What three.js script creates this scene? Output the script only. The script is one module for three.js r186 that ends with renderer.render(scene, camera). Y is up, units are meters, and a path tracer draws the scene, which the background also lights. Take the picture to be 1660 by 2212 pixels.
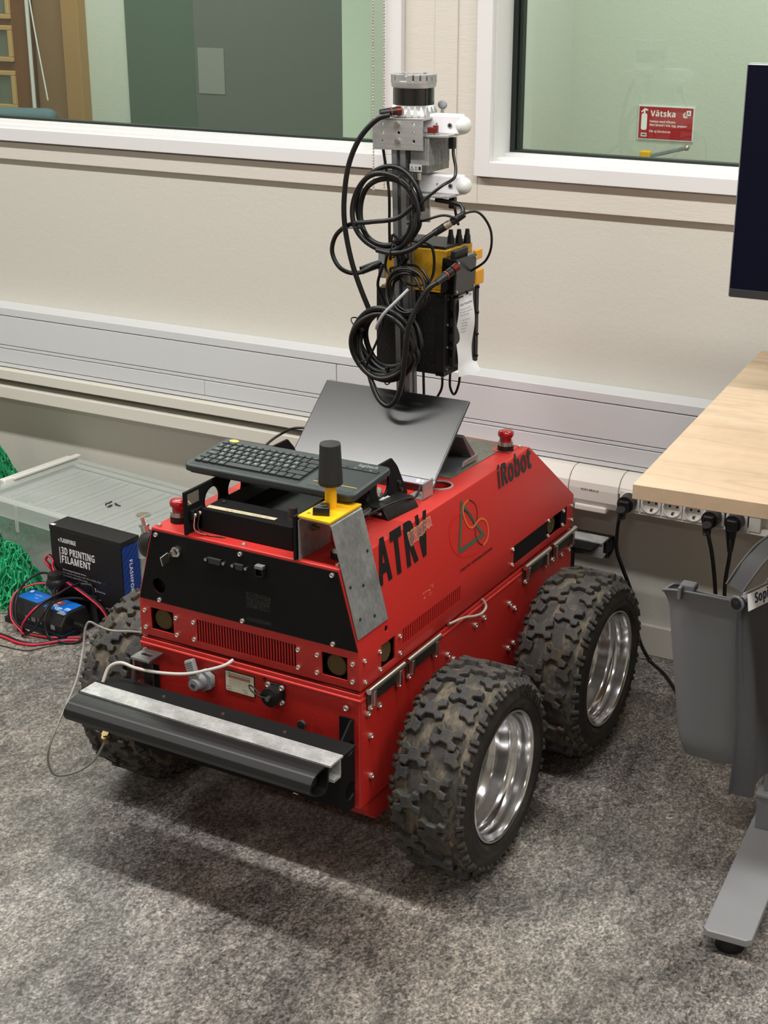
import * as THREE from 'three';
import { RoundedBoxGeometry } from 'three/addons/geometries/RoundedBoxGeometry.js';
import { ConvexGeometry } from 'three/addons/geometries/ConvexGeometry.js';
import { mergeGeometries, toCreasedNormals } from 'three/addons/utils/BufferGeometryUtils.js';
import { FontLoader } from 'three/addons/loaders/FontLoader.js';
import { RectAreaLightUniformsLib } from 'three/addons/lights/RectAreaLightUniformsLib.js';
import { Brush, Evaluator, SUBTRACTION } from 'three-bvh-csg';

// ---------- camera, exposure, lights ----------
const scene = new THREE.Scene();
scene.background = new THREE.Color(0x000000);
const camera = new THREE.PerspectiveCamera(38.0145, 1660 / 2212, 0.05, 40);
camera.position.set(1.347, 1.5825, 3.144);
{
  const yaw = 0.50607, pitch = 0.35987;
  camera.lookAt(1.347 - Math.sin(yaw) * Math.cos(pitch), 1.5825 - Math.sin(pitch), 3.144 - Math.cos(yaw) * Math.cos(pitch));
}
const renderer = new THREE.WebGLRenderer({ antialias: true });
renderer.toneMapping = THREE.LinearToneMapping;
renderer.toneMappingExposure = 0.9;
renderer.shadowMap.enabled = true;
RectAreaLightUniformsLib.init();

const CEIL = 2.75;
// ceiling light fittings: [x, z, length, depth]
const FITTINGS = [[-2.1, 1.45, 1.2, 0.12], [-0.7, 1.45, 1.2, 0.12], [0.7, 1.45, 1.2, 0.12], [2.1, 1.45, 1.2, 0.12], [-1.4, 4.4, 0.6, 0.12], [1.4, 4.4, 0.6, 0.12]];
const FIT_L = 72, WARM = 0xfffdfa;

// ---------- helpers ----------
let seed = 7;
function rnd() { seed |= 0; seed = seed + 0x6D2B79F5 | 0; let t = Math.imul(seed ^ seed >>> 15, 1 | seed); t = t + Math.imul(t ^ t >>> 7, 61 | t) ^ t; return ((t ^ t >>> 14) >>> 0) / 4294967296; }
const R = (a, b) => a + (b - a) * rnd();
const V = (x, y, z) => new THREE.Vector3(x, y, z);
const PI = Math.PI;
function hash(i, j, s) { let h = Math.imul(i, 374761393) + Math.imul(j, 668265263) + Math.imul(s, 1274126177); h = Math.imul(h ^ h >>> 13, 1274126177); return ((h ^ h >>> 16) >>> 0) / 4294967296; }
function pn(x, y, px, py, s) {   // periodic value noise
  const xi = Math.floor(x), yi = Math.floor(y); let fx = x - xi, fy = y - yi; fx = fx * fx * (3 - 2 * fx); fy = fy * fy * (3 - 2 * fy);
  const m = (a, p) => ((a % p) + p) % p, a = m(xi, px), b = m(xi + 1, px), c = m(yi, py), d = m(yi + 1, py);
  const t = hash(a, c, s) * (1 - fx) + hash(b, c, s) * fx, u = hash(a, d, s) * (1 - fx) + hash(b, d, s) * fx;
  return t * (1 - fy) + u * fy;
}
function fbm(x, y, px, py, s, n = 4) { let v = 0, a = 0.5, f = 1, t = 0; for (let i = 0; i < n; i++) { v += a * pn(x * f, y * f, px * f, py * f, s + i * 17); t += a; a *= 0.5; f *= 2; } return v / t; }
function dataTex(w, h, fn, srgb = true) {
  const d = new Uint8Array(w * h * 4);
  for (let j = 0; j < h; j++) for (let i = 0; i < w; i++) { const c = fn(i / w, j / h), k = (j * w + i) * 4; d[k] = c[0]; d[k + 1] = c[1]; d[k + 2] = c[2]; d[k + 3] = 255; }
  const t = new THREE.DataTexture(d, w, h); t.wrapS = t.wrapT = THREE.RepeatWrapping; t.magFilter = THREE.LinearFilter; t.minFilter = THREE.LinearMipmapLinearFilter; t.generateMipmaps = true;
  if (srgb) t.colorSpace = THREE.SRGBColorSpace; t.needsUpdate = true; return t;
}
function canvasTex(w, h, draw) {
  const c = document.createElement('canvas'); c.width = w; c.height = h; const g = c.getContext('2d'); draw(g, w, h);
  const t = new THREE.CanvasTexture(c); t.colorSpace = THREE.SRGBColorSpace; t.anisotropy = 8; return t;
}
function rep(t, x, y) { const c = t.clone(); c.repeat.set(x, y); c.needsUpdate = true; return c; }
function std(color, rough = 0.5, metal = 0, o = {}) { return new THREE.MeshStandardMaterial({ color, roughness: rough, metalness: metal, ...o }); }
function phys(color, rough, metal, o) { return new THREE.MeshPhysicalMaterial({ color, roughness: rough, metalness: metal, ...o }); }
function boxUV(g) {   // uv in metres, by the way each face points
  const p = g.attributes.position, n = g.attributes.normal, uv = new Float32Array(p.count * 2);
  for (let i = 0; i < p.count; i++) {
    const ax = Math.abs(n.getX(i)), ay = Math.abs(n.getY(i)), az = Math.abs(n.getZ(i)), x = p.getX(i), y = p.getY(i), z = p.getZ(i);
    if (ax >= ay && ax >= az) { uv[2 * i] = z; uv[2 * i + 1] = y; } else if (ay >= az) { uv[2 * i] = x; uv[2 * i + 1] = z; } else { uv[2 * i] = x; uv[2 * i + 1] = y; }
  }
  g.setAttribute('uv', new THREE.BufferAttribute(uv, 2)); return g;
}
const ni = g => (g.index ? g.toNonIndexed() : g);
const taken = {};
function numbered(n) { const k = taken[n] || 0; taken[n] = k + 1; return k ? n + '_' + String(k).padStart(3, '0') : n; }
function mesh(name, geo, m, parent, keepUV = false) {
  if (Array.isArray(geo)) { geo = geo.map(g => { g = g.index ? g.toNonIndexed() : g; for (const k of Object.keys(g.attributes)) if (!['position', 'normal', 'uv'].includes(k)) g.deleteAttribute(k); return g; }); geo = mergeGeometries(geo); }
  if (!keepUV) boxUV(geo);
  const o = new THREE.Mesh(geo, m); o.name = parent ? name : numbered(name); o.castShadow = o.receiveShadow = true; (parent || scene).add(o); return o;
}
function inst(name, geo, m, parent, pos, rot) { const o = new THREE.Mesh(geo, m); o.name = name; o.castShadow = o.receiveShadow = true; parent.add(o); if (pos) o.position.set(...pos); if (rot) o.rotation.set(...rot); return o; }
function bx(x0, x1, y0, y1, z0, z1, r = 0) {
  const w = Math.abs(x1 - x0), h = Math.abs(y1 - y0), d = Math.abs(z1 - z0);
  const g = r > 0 ? new RoundedBoxGeometry(w, h, d, 2, Math.min(r, w / 2.01, h / 2.01, d / 2.01)) : new THREE.BoxGeometry(w, h, d);
  return g.translate((x0 + x1) / 2, (y0 + y1) / 2, (z0 + z1) / 2);
}
function cyl(r0, r1, h, n = 24, open = false) { return new THREE.CylinderGeometry(r0, r1, h, n, 1, open); }
function at(g, x, y, z, rx = 0, ry = 0, rz = 0) { if (rx) g.rotateX(rx); if (rz) g.rotateZ(rz); if (ry) g.rotateY(ry); return g.translate(x, y, z); }
function tube(pts, r, seg = 0, rad = 8, closed = false) { const c = new THREE.CatmullRomCurve3(pts.map(p => V(...p)), closed, 'centripetal'); return new THREE.TubeGeometry(c, seg || pts.length * 7, r, rad, closed); }
function shapeOf(pts, holes = []) {
  const s = new THREE.Shape(pts.map(p => new THREE.Vector2(...p)));
  for (const h of holes) { if (h.length === 3 && typeof h[0] === 'number') { const q = new THREE.Path(); q.absarc(h[0], h[1], h[2], 0, 2 * PI, true); s.holes.push(q); } else s.holes.push(new THREE.Path(h.map(p => new THREE.Vector2(...p)))); }
  return s;
}
function ext(pts, depth, holes = [], bev = 0, cs = 10) { return new THREE.ExtrudeGeometry(shapeOf(pts, holes), { depth: depth - 2 * bev, bevelEnabled: bev > 0, bevelThickness: bev, bevelSize: bev, bevelOffset: -bev, bevelSegments: 2, curveSegments: cs }).translate(0, 0, bev); }
// profile given as (z, y), run along x from x0 to x1
function extX(zy, x0, x1, holes = [], bev = 0, cs = 10) { return ext(zy.map(([z, y]) => [-z, y]), x1 - x0, holes.map(h => h.length === 3 && typeof h[0] === 'number' ? [-h[0], h[1], h[2]] : h.map(([z, y]) => [-z, y])), bev, cs).rotateY(PI / 2).translate(x0, 0, 0); }
// plan given as (x, z), run along y from y0 to y1
function extY(xz, y0, y1, holes = [], bev = 0, cs = 10) { return ext(xz.map(([x, z]) => [x, -z]), y1 - y0, holes.map(h => h.length === 3 && typeof h[0] === 'number' ? [h[0], -h[1], h[2]] : h.map(([x, z]) => [x, -z])), bev, cs).rotateX(-PI / 2).translate(0, y0, 0); }
function lathe(prof, n = 32) { return new THREE.LatheGeometry(prof.map(p => new THREE.Vector2(...p)), n); }
function crease(g, a = 0.6) { return toCreasedNormals(g, a); }
function quad(a, b, c, d) {   // a b c d counter-clockwise, uv 0..1
  const g = new THREE.BufferGeometry(); g.setAttribute('position', new THREE.Float32BufferAttribute([...a, ...b, ...c, ...d], 3)); g.setAttribute('uv', new THREE.Float32BufferAttribute([0, 0, 1, 0, 1, 1, 0, 1], 2)); g.setIndex([0, 1, 2, 0, 2, 3]); g.computeVertexNormals(); return g;
}
function thing(name, label, category, pos = [0, 0, 0], turn = 0, group) {
  const o = new THREE.Group(); o.name = numbered(name); scene.add(o); o.position.set(...pos); o.rotation.y = turn; o.userData = { label, category }; if (group) o.userData.group = group; return o;
}
function tag(o, label, category, group) { o.userData = { label, category }; if (group) o.userData.group = group; return o; }
function struct(name, geo, m, keepUV) { const o = mesh(name, geo, m, null, keepUV); o.userData.kind = 'structure'; return o; }
function structGroup(name, pos = [0, 0, 0]) { const o = new THREE.Group(); o.name = name; o.userData.kind = 'structure'; o.position.set(...pos); scene.add(o); return o; }
// the robot stands one degree off the wall; its frame: x to its side, y up, z out of its front
const RO = V(-0.0202, 0, 1.1826), RT = -0.01705;
function rw(x, y, z) { return V(x, y, z).applyAxisAngle(V(0, 1, 0), RT).add(RO); }
function rthing(name, label, category, b, turn = 0, group) { const p = rw(...b); return thing(name, label, category, [p.x, p.y, p.z], RT + turn, group); }
const off = (pts, b) => pts.map(p => [p[0] - b[0], p[1] - b[1], p[2] - b[2]]);
const font = await new FontLoader().loadAsync('fonts/droid/droid_sans_bold.typeface.json');
function letters(text, height, width, slant = 0, depth = 0.0004, bold = 0) {   // flat cut letters, baseline at y = 0, from x = 0 to x = width
  const g = new THREE.ExtrudeGeometry(font.generateShapes(text, 1), { depth: 0.01, bevelEnabled: bold > 0, bevelSize: bold, bevelThickness: 0.0005, bevelSegments: 1, curveSegments: 5 });
  g.computeBoundingBox(); const b = g.boundingBox, p = g.attributes.position, cap = 0.74;
  for (let i = 0; i < p.count; i++) { const y = p.getY(i) / cap * height; p.setXYZ(i, (p.getX(i) - b.min.x) / (b.max.x - b.min.x) * width + y * slant, y, p.getZ(i) / 0.01 * depth); }
  g.computeVertexNormals(); return g;
}

// ---------- textures and materials ----------
const speck = dataTex(256, 256, (u, v) => { const a = 255 * (0.5 * fbm(u * 64, v * 64, 64, 64, 3, 2) + 0.5 * fbm(u * 16, v * 16, 16, 16, 9, 3)); return [a, a, a]; }, false);
const grain = dataTex(256, 256, (u, v) => { const a = 255 * fbm(u * 90, v * 90, 90, 90, 31, 2); return [a, a, a]; }, false);
const mottle = dataTex(512, 512, (u, v) => { const a = fbm(u * 10, v * 10, 10, 10, 41, 5), b = fbm(u * 60, v * 40, 60, 40, 47, 3), c = 205 + 70 * (a - 0.5) + 36 * (b - 0.5); return [c, c, c]; });
const brushed = dataTex(256, 256, (u, v) => { const c = 218 + 26 * (fbm(u * 4, v * 120, 4, 120, 5, 2) - 0.5) + 20 * (fbm(u * 7, v * 7, 7, 7, 8, 3) - 0.5); return [c, c, c]; });
const M = {
  wall: std(0xcfccc2, 0.75, 0, { bumpMap: rep(speck, 7, 7), bumpScale: 0.0005 }),
  strip: std(0xd6d0c6, 0.7, 0, { bumpMap: rep(speck, 2, 9), bumpScale: 0.0005 }),
  white: std(0xe0dfdf, 0.45), trunk: std(0xd5d8da, 0.42), lightgrey: std(0xcfcdc9, 0.5), conduit: std(0xe9e5dd, 0.42),
  black: std(0x0c0c0d, 0.5), matt: phys(0x0e0e0f, 0.75, 0, { specularIntensity: 0.5, bumpMap: rep(grain, 6, 6), bumpScale: 0.0001 }), rubber: std(0x171718, 0.42), cable: std(0x0e0e0f, 0.38), cableSoft: std(0x121213, 0.55),
  panel: phys(0x0c0c0d, 0.7, 0, { specularIntensity: 0.45, bumpMap: rep(grain, 8, 8), bumpScale: 0.00012 }), gloss: std(0x08080a, 0.08),
  steel: std(0xcfcac2, 0.28, 1), zinc: std(0xa5a6a4, 0.45, 1, { map: rep(mottle, 3, 3) }), alu: std(0xdededd, 0.42, 0.7, { map: rep(brushed, 4, 4) }), aluDull: std(0xc4c5c4, 0.5, 0.6, { map: rep(mottle, 4, 4) }),
  profile: std(0x9d9fa2, 0.42, 0.9), chrome: std(0xe6e6e8, 0.09, 1), darksteel: std(0x55524d, 0.4, 0.8),
  red: std(0xc22a24, 0.46, 0, { bumpMap: rep(grain, 9, 9), bumpScale: 0.0002 }), redGlass: phys(0x9c0712, 0.1, 0, { clearcoat: 0.6 }), redMetal: std(0x6b2822, 0.35, 0.7),
  yellow: std(0xf2b90c, 0.5), yellowCase: std(0xf0b62c, 0.42, 0.1, { map: rep(mottle, 5, 5) }),
  silverRim: std(0xdcdcde, 0.15, 1), grey: std(0x77797c, 0.5), greyPlastic: std(0x8d9092, 0.5), darkgrey: std(0x2b2d2f, 0.5), sonar: std(0x5f4f2c, 0.7, 0.3, { bumpMap: rep(grain, 30, 30), bumpScale: 0.0004 }),
  letter: std(0x0b0b0b, 0.5), cord: std(0xc9c3bb, 0.5), cordGrey: std(0x8f8c86, 0.5), redwire: std(0xcf2340, 0.4), gold: std(0x8f7d58, 0.42, 0.9), paper: std(0xe6e6e8, 0.7),
};
// ---------- room shell ----------
const floorTex = dataTex(2048, 2048, (u, v) => {
  const wx = fbm(u * 40, v * 40, 40, 40, 71, 3) - 0.5, wy = fbm(u * 40, v * 40, 40, 40, 83, 3) - 0.5, qx = fbm(u * 6, v * 6, 6, 6, 131, 3) - 0.5, qy = fbm(u * 6, v * 6, 6, 6, 139, 3) - 0.5;
  const cloud = fbm(u * 16 + wx * 1.2 + qx * 5, v * 7 + wy * 0.8 + qy * 3, 16, 7, 11, 4), big = fbm(u * 5 + qy * 3, v * 3 + qx * 3, 5, 3, 14, 3);
  const a = fbm((u + wx * 0.011) * 430, (v + wy * 0.011) * 300, 430, 300, 21, 2), worm = Math.max(0, 1 - Math.abs(a - 0.5) * 9);
  const b = fbm((u - wy * 0.011) * 480, (v + wx * 0.011) * 330, 480, 330, 26, 2), dark = Math.max(0, 1 - Math.abs(b - 0.5) * 9);
  const fine = fbm(u * 512, v * 400, 512, 400, 29, 1) - 0.5;
  const k = cloud * 0.75 + big * 0.45 - 0.1; let g = 116 + 50 * (k - 0.5) * 1.7 + worm * (26 + 80 * Math.max(0, k - 0.3)) - dark * 34 + fine * 60 + 44 * (fbm(u * 150 + wx * 4, v * 30 + wy * 3, 150, 30, 151, 3) - 0.5) + 26 * (fbm(u * 300, v * 200, 300, 200, 35, 2) - 0.5);
  const tint = fbm(u * 9, v * 6, 9, 6, 55, 3) - 0.5;
  g = Math.max(26, Math.min(205, g)); return [g * (1.045 + tint * 0.05), g * 1.0, g * (0.95 - tint * 0.05)];
});
function plan(x0, x1, z0, z1, y, s) { const g = quad([x0, y, z1], [x1, y, z1], [x1, y, z0], [x0, y, z0]), uv = g.attributes.uv; for (let i = 0; i < 4; i++) uv.setXY(i, uv.getX(i) * (x1 - x0) / s, uv.getY(i) * (z1 - z0) / s); return g; }
const X0 = -3.6, X1 = 3.4, Z1 = 5.6, FAR = -1.5;
const floorMat = std(0xffffff, 0.42, 0, { map: floorTex });
struct('floor', bx(X0, X1, -0.1, 0, FAR, Z1), floorMat);
floorTex.repeat.set(1 / 1.9, 1 / 1.9);
const ceilMat = std(0xe9e6df, 0.85);
struct('ceiling', bx(X0 - 0.1, X1 + 0.1, CEIL, CEIL + 0.1, FAR - 0.1, Z1 + 0.1), ceilMat);
const sideMat = std(0xc9c3b7, 0.8);
struct('wall_left', bx(X0 - 0.1, X0, 0, CEIL, FAR - 0.1, Z1 + 0.1), sideMat);
struct('wall_right', bx(X1, X1 + 0.1, 0, CEIL, FAR - 0.1, Z1 + 0.1), sideMat);
struct('wall_rear', bx(X0 - 0.1, X1 + 0.1, 0, CEIL, Z1, Z1 + 0.1), sideMat);
// window wall with two openings
const WT = -0.14, LX0 = -2.7, LX1 = -0.376, RX0 = -0.103, RX1 = 1.9, SILL = 1.12, HEAD = 2.15;
struct('wall_back', [bx(X0, X1, 0, SILL, WT, 0), bx(X0, X1, HEAD, CEIL, WT, 0), bx(X0, LX0, SILL, HEAD, WT, 0), bx(LX1, RX0, SILL, HEAD, WT, 0), bx(RX1, X1, SILL, HEAD, WT, 0)], M.wall);
struct('trim_1', [bx(X0, -0.15, 1.054, 1.1, 0, 0.016, 0.002)], M.strip);
struct('trim_2', [bx(-0.143, X1, 1.041, 1.102, 0, 0.016, 0.002)], M.strip);
struct('trim_3', [bx(-0.331, -0.141, 1.041, HEAD, 0, 0.018, 0.002), bx(-0.253, -0.195, 1.041, HEAD, 0.018, 0.022, 0.002)], M.strip);
const glassMat = phys(0xf3faf5, 0.0, 0, { transmission: 1, thickness: 0, ior: 1.5 });
function windowAt(name, x0, x1, sides) {
  const w = structGroup(name, [0, 0, 0]);
  // stepped sill: casing face, two ledges, reveal lining
  mesh('sill', [bx(x0 - 0.04, x1 + (sides.r ? 0.045 : 0), 1.106, 1.14, -0.02, 0.036, 0.002), bx(x0, x1, 1.12, 1.146, -0.05, 0.012, 0.001), bx(x0, x1, 1.12, 1.152, -0.066, -0.03, 0.001)], M.white, w);
  mesh('frame', [...(sides.r ? [bx(x1, x1 + 0.045, 1.14, HEAD + 0.04, -0.0, 0.036, 0.002), bx(x1 - 0.004, x1, 1.14, HEAD, WT, 0.03)] : []), ...(sides.l ? [bx(x0 - 0.038, x0, 1.106, HEAD + 0.04, 0, 0.0365, 0.002), bx(x0, x0 + 0.004, 1.12, HEAD, WT, 0.02)] : []), bx(x0, x1, HEAD - 0.04, HEAD + 0.04, -0.02, 0.036, 0.002)], M.white, w);
  mesh('gasket', [bx(x0 + 0.004, x1 - 0.004, 1.146, 1.158, -0.088, -0.066, 0.001), ...(sides.l ? [bx(x0 + 0.004, x0 + 0.016, 1.15, HEAD, -0.088, -0.064, 0.001), bx(x0 + 0.018, x0 + 0.026, 1.15, HEAD, -0.09, -0.07, 0.001)] : [])], std(0x15201a, 0.5), w);
  mesh('pane', bx(x0 + 0.004, x1 - 0.004, 1.15, HEAD, -0.0835, -0.0795), glassMat, w);
  return w;
}
windowAt('window_1', LX0, LX1, { r: 1 });
windowAt('window_2', RX0, RX1, { l: 1 });
// rooms behind the glass
const corr = std(0xcdd1c6, 0.8, 0, { bumpMap: rep(speck, 4, 4), bumpScale: 0.0006 });
struct('wall_corridor', bx(X0, X1, 0, CEIL, FAR - 0.1, FAR), corr);
struct('wall_corridor_side', bx(-0.62, -0.54, 0, CEIL, FAR, WT - 0.05), corr);
tag(mesh('partition_panel', bx(-2.32, -2.0, 0.2, 2.2, FAR, FAR + 0.02, 0.002), std(0x5a6b60, 0.4)), 'tall dark green panel on the far wall behind the wide window', 'panel');
const reflPanel = tag(mesh('partition_panel', bx(-2.0, -1.31, 0.2, 2.2, FAR, FAR + 0.03, 0.002), std(0x6a706c, 0.35)), 'wide mid grey panel standing in for a reflection in the wide window', 'panel');  // solid panel in place of a grey reflection in the glass
tag(mesh('mirrored_sheet', bx(-1.985, -1.87, 1.1, 1.26, FAR + 0.03, FAR + 0.032), std(0x8d908b, 0.7)), 'pale blank sheet standing in for a paper mirrored in the window', 'paper');  // flat sheet drawn in place of a paper's reflection in the pane
{
  const wood = std(0x8a5a33, 0.5, 0, { map: dataTex(128, 256, (u, v) => { const c = 215 + 60 * (fbm(u * 30, v * 3, 30, 3, 61, 3) - 0.5); return [c, c, c]; }) });
  const pale = std(0xc9a46c, 0.5), d = structGroup('door_1', [-3.6, 0, FAR]);
  mesh('leaf', [bx(0, 0.82, 0, 2.1, 0, 0.03, 0.002)], wood, d);
  for (const [y0, y1] of [[0.6, 0.98], [1.02, 1.13], [1.2, 1.3], [1.36, 1.75]]) {
    mesh('pane_frame', [bx(0.2, 0.735, y0 - 0.018, y0, 0.03, 0.045, 0.003), bx(0.2, 0.735, y1, y1 + 0.018, 0.03, 0.045, 0.003), bx(0.717, 0.735, y0, y1, 0.03, 0.045, 0.003)], pale, d);
    mesh('pane', bx(0.2, 0.717, y0, y1, 0.03, 0.034), std(0x6d7567, 0.2), d);
  }
  const j = structGroup('trim_4', [0, 0, FAR]);
  mesh('jamb', [bx(-2.6, -2.52, 0, 2.15, 0, 0.05, 0.003)], std(0xa98357, 0.55), j);
  mesh('opening', bx(-2.77, -2.6, 0, 2.15, 0, 0.012), std(0x8a6b4c, 0.6), j);
  tag(mesh('pull_rod', at(cyl(0.008, 0.008, 1.6, 10), -2.765, 1.25, FAR + 0.05), M.white), 'thin white rod standing beside the wooden door', 'rod');
  tag(mesh('string', tube([[-2.77, 1.9, FAR + 0.07], [-2.72, 1.4, FAR + 0.08], [-2.66, 1.05, FAR + 0.09]], 0.003), M.white), 'slack white string hanging next to the thin white rod', 'string');
  const ch = thing('chair', 'blue-grey rounded chair back showing above the window sill', 'chair', [-2.5, 0, -1.05], 0.3);
  mesh('backrest', bx(-0.16, 0.16, 0.62, 1.06, -0.035, 0.035, 0.035), std(0x4e6a72, 0.7), ch);
  mesh('seat', bx(-0.2, 0.2, 0.42, 0.49, -0.05, 0.36, 0.03), std(0x4e6a72, 0.7), ch);
  for (const [x, z] of [[-0.16, 0], [0.16, 0], [-0.16, 0.3], [0.16, 0.3]]) mesh('leg', bx(x - 0.015, x + 0.015, 0, 0.44, z - 0.015, z + 0.015), M.grey, ch);
}
// fire extinguisher and its sign on the corridor wall
{
  const t = thing('fire_sign', 'red and white fire extinguisher sign on the corridor wall', 'sign', [-0.21, 1.079, FAR]);
  mesh('plate', bx(-0.092, 0.092, -0.053, 0.053, 0, 0.004, 0.001), M.paper, t);
  const tex = canvasTex(1024, 580, (g, w, h) => {
    g.fillStyle = '#b5202c'; g.fillRect(0, 0, w, h); g.fillStyle = '#fff'; g.font = 'bold 150px sans-serif'; g.fillText('Vätska', 215, 170);
    g.font = 'bold 54px sans-serif'; g.fillText('Vatten med tillsats', 205, 280); g.fillText('Mot brand i trä, tyg, papper', 205, 345); g.fillText('Får ej blockeras', 205, 460);
    g.beginPath(); g.roundRect(45, 125, 110, 300, 30); g.fill(); g.fillRect(85, 70, 30, 60); g.beginPath(); g.moveTo(30, 95); g.lineTo(100, 30); g.lineTo(170, 50); g.lineTo(160, 75); g.lineTo(105, 65); g.lineTo(50, 110); g.fill();
    g.fillRect(50, 480, 110, 65); g.fillStyle = '#777'; g.fillRect(62, 495, 86, 34); g.fillStyle = '#fff'; g.fillRect(900, 40, 80, 90); g.fillStyle = '#222'; g.font = 'bold 80px sans-serif'; g.fillText('A', 912, 115);
    g.fillStyle = '#e8c9c4'; g.beginPath(); g.moveTo(830, 110); g.lineTo(880, 60); g.lineTo(870, 130); g.lineTo(940, 160); g.lineTo(880, 185); g.lineTo(835, 165); g.fill();
  });
  mesh('print', quad([-0.088, -0.049, 0.0045], [0.088, -0.049, 0.0045], [0.088, 0.049, 0.0045], [-0.088, 0.049, 0.0045]), std(0xffffff, 0.4, 0, { map: tex }), t, true);
  const e = thing('fire_extinguisher', 'red fire extinguisher hanging below its sign on the corridor wall', 'extinguisher', [-0.24, 0.468, FAR + 0.09]);
  mesh('body', lathe([[0, 0], [0.07, 0], [0.075, 0.01], [0.075, 0.38], [0.05, 0.44], [0.02, 0.46], [0, 0.46]], 24), M.red, e);
  mesh('valve', at(cyl(0.018, 0.018, 0.05, 12), 0, 0.48, 0), M.gold, e);
  mesh('safety_pin', bx(-0.016, 0.018, 0.5, 0.535, -0.012, 0.012, 0.005), M.yellow, e);
  mesh('lever', at(bx(0, 0.12, -0.006, 0.006, -0.008, 0.008, 0.003), 0.015, 0.52, 0.0, 0, 0, 0.26), M.greyPlastic, e);
  mesh('lever_end', at(new THREE.SphereGeometry(0.01, 12, 8), 0.132, 0.551, 0), M.steel, e);
}
// blind chains in front of the jamb
for (const [x, lab] of [[-0.392, 'steel bead blind chain beside the wide window, front strand'], [-0.37, 'steel bead blind chain beside the wide window, back strand']]) {
  const t = thing('blind_chain', lab, 'chain', [x, 1.06, 0.045 + (x > -0.38 ? 0 : 0.012)]); const bead = new THREE.SphereGeometry(0.0026, 6, 5), gs = [], L = x > -0.38 ? 0.68 : 0.7;
  for (let y = 0; y < L; y += 0.0068) gs.push(bead.clone().translate(0, y, 0)); gs.push(cyl(0.0008, 0.0008, L, 5).translate(0, L / 2, 0)); mesh('beads', gs, M.steel, t);
}
// wall trunking: a broad cover with grooves
{
  const t = structGroup('trim_5');
  const y = [0.65, 0.626, 0.541, 0.53, 0.487, 0.476], z = 0.067;
  mesh('upper_rail', bx(X0, X1, 0.6275, 0.65, 0, z + 0.001, 0.002), M.trunk, t);
  for (const [a, b] of [[X0, -0.495], [-0.493, 1.4], [1.402, X1]]) mesh('cover', bx(a, b, 0.5415, 0.6255, 0, z, 0.0012), M.trunk, t);
  mesh('middle_rail', bx(X0, X1, 0.531, 0.5395, 0, z - 0.001, 0.001), M.trunk, t);
  for (const [a, b] of [[X0, -0.9], [-0.899, X1]]) mesh('cover', bx(a, b, 0.4895, 0.529, 0, z, 0.0012), M.trunk, t);
  mesh('lower_rail', bx(X0, X1, 0.477, 0.4875, 0, z - 0.001, 0.001), M.trunk, t);
  mesh('core', bx(X0, X1, 0.479, 0.648, 0, 0.06), M.grey, t);
  // open channel below it on the net side, closed conduit with outlets on the desk side
  const c = structGroup('trim_6'), k = std(0xdcd9ce, 0.45), e = -0.3;
  mesh('channel_lip', bx(X0, e, 0.444, 0.474, 0, 0.085, 0.003), k, c); mesh('channel_lip', bx(X0, e, 0.388, 0.424, 0, 0.085, 0.003), k, c); mesh('channel_back', bx(X0, e, 0.42, 0.448, 0, 0.02), M.black, c); 
  const cd = structGroup('trim_7');
  const prof = [[0, 0.474], [0.085, 0.474], [0.105, 0.466], [0.117, 0.45], [0.12, 0.435], [0.12, 0.408], [0.113, 0.392], [0.1, 0.387], [0, 0.387]];
  for (const [a, b] of [[e + 0.002, 0.1555], [0.1575, 0.2765]]) mesh('cover', extX(prof, a, b, [], 0.001), M.conduit, cd);
  mesh('cover', extX([[0, 0.474], [0.085, 0.474], [0.105, 0.466], [0.117, 0.45], [0.12, 0.437], [0.1, 0.437], [0.1, 0.408], [0.113, 0.408], [0.117, 0.396], [0.1, 0.387], [0, 0.387]], 0.2785, 1.6, [], 0.001), M.conduit, cd);
  mesh('joint_clip', bx(0.172, 0.25, 0.38, 0.395, 0.03, 0.119, 0.004), M.conduit, cd);
  mesh('marking', quad([0.187, 0.428, 0.1205], [0.233, 0.428, 0.1205], [0.233, 0.439, 0.1205], [0.187, 0.439, 0.1205]), std(0xffffff, 0.5, 0, { transparent: true, map: canvasTex(512, 120, (g) => { g.clearRect(0, 0, 512, 120); g.fillStyle = '#2b2a2a'; g.font = 'bold 74px sans-serif'; g.fillText('FJ1A1 GR:2 L3', 4, 88, 500); }) }), cd, true);
}
struct('baseboard_back', [bx(X0, X1, 0, 0.078, 0, 0.014, 0.003)], std(0xcfcac2, 0.5));
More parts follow.
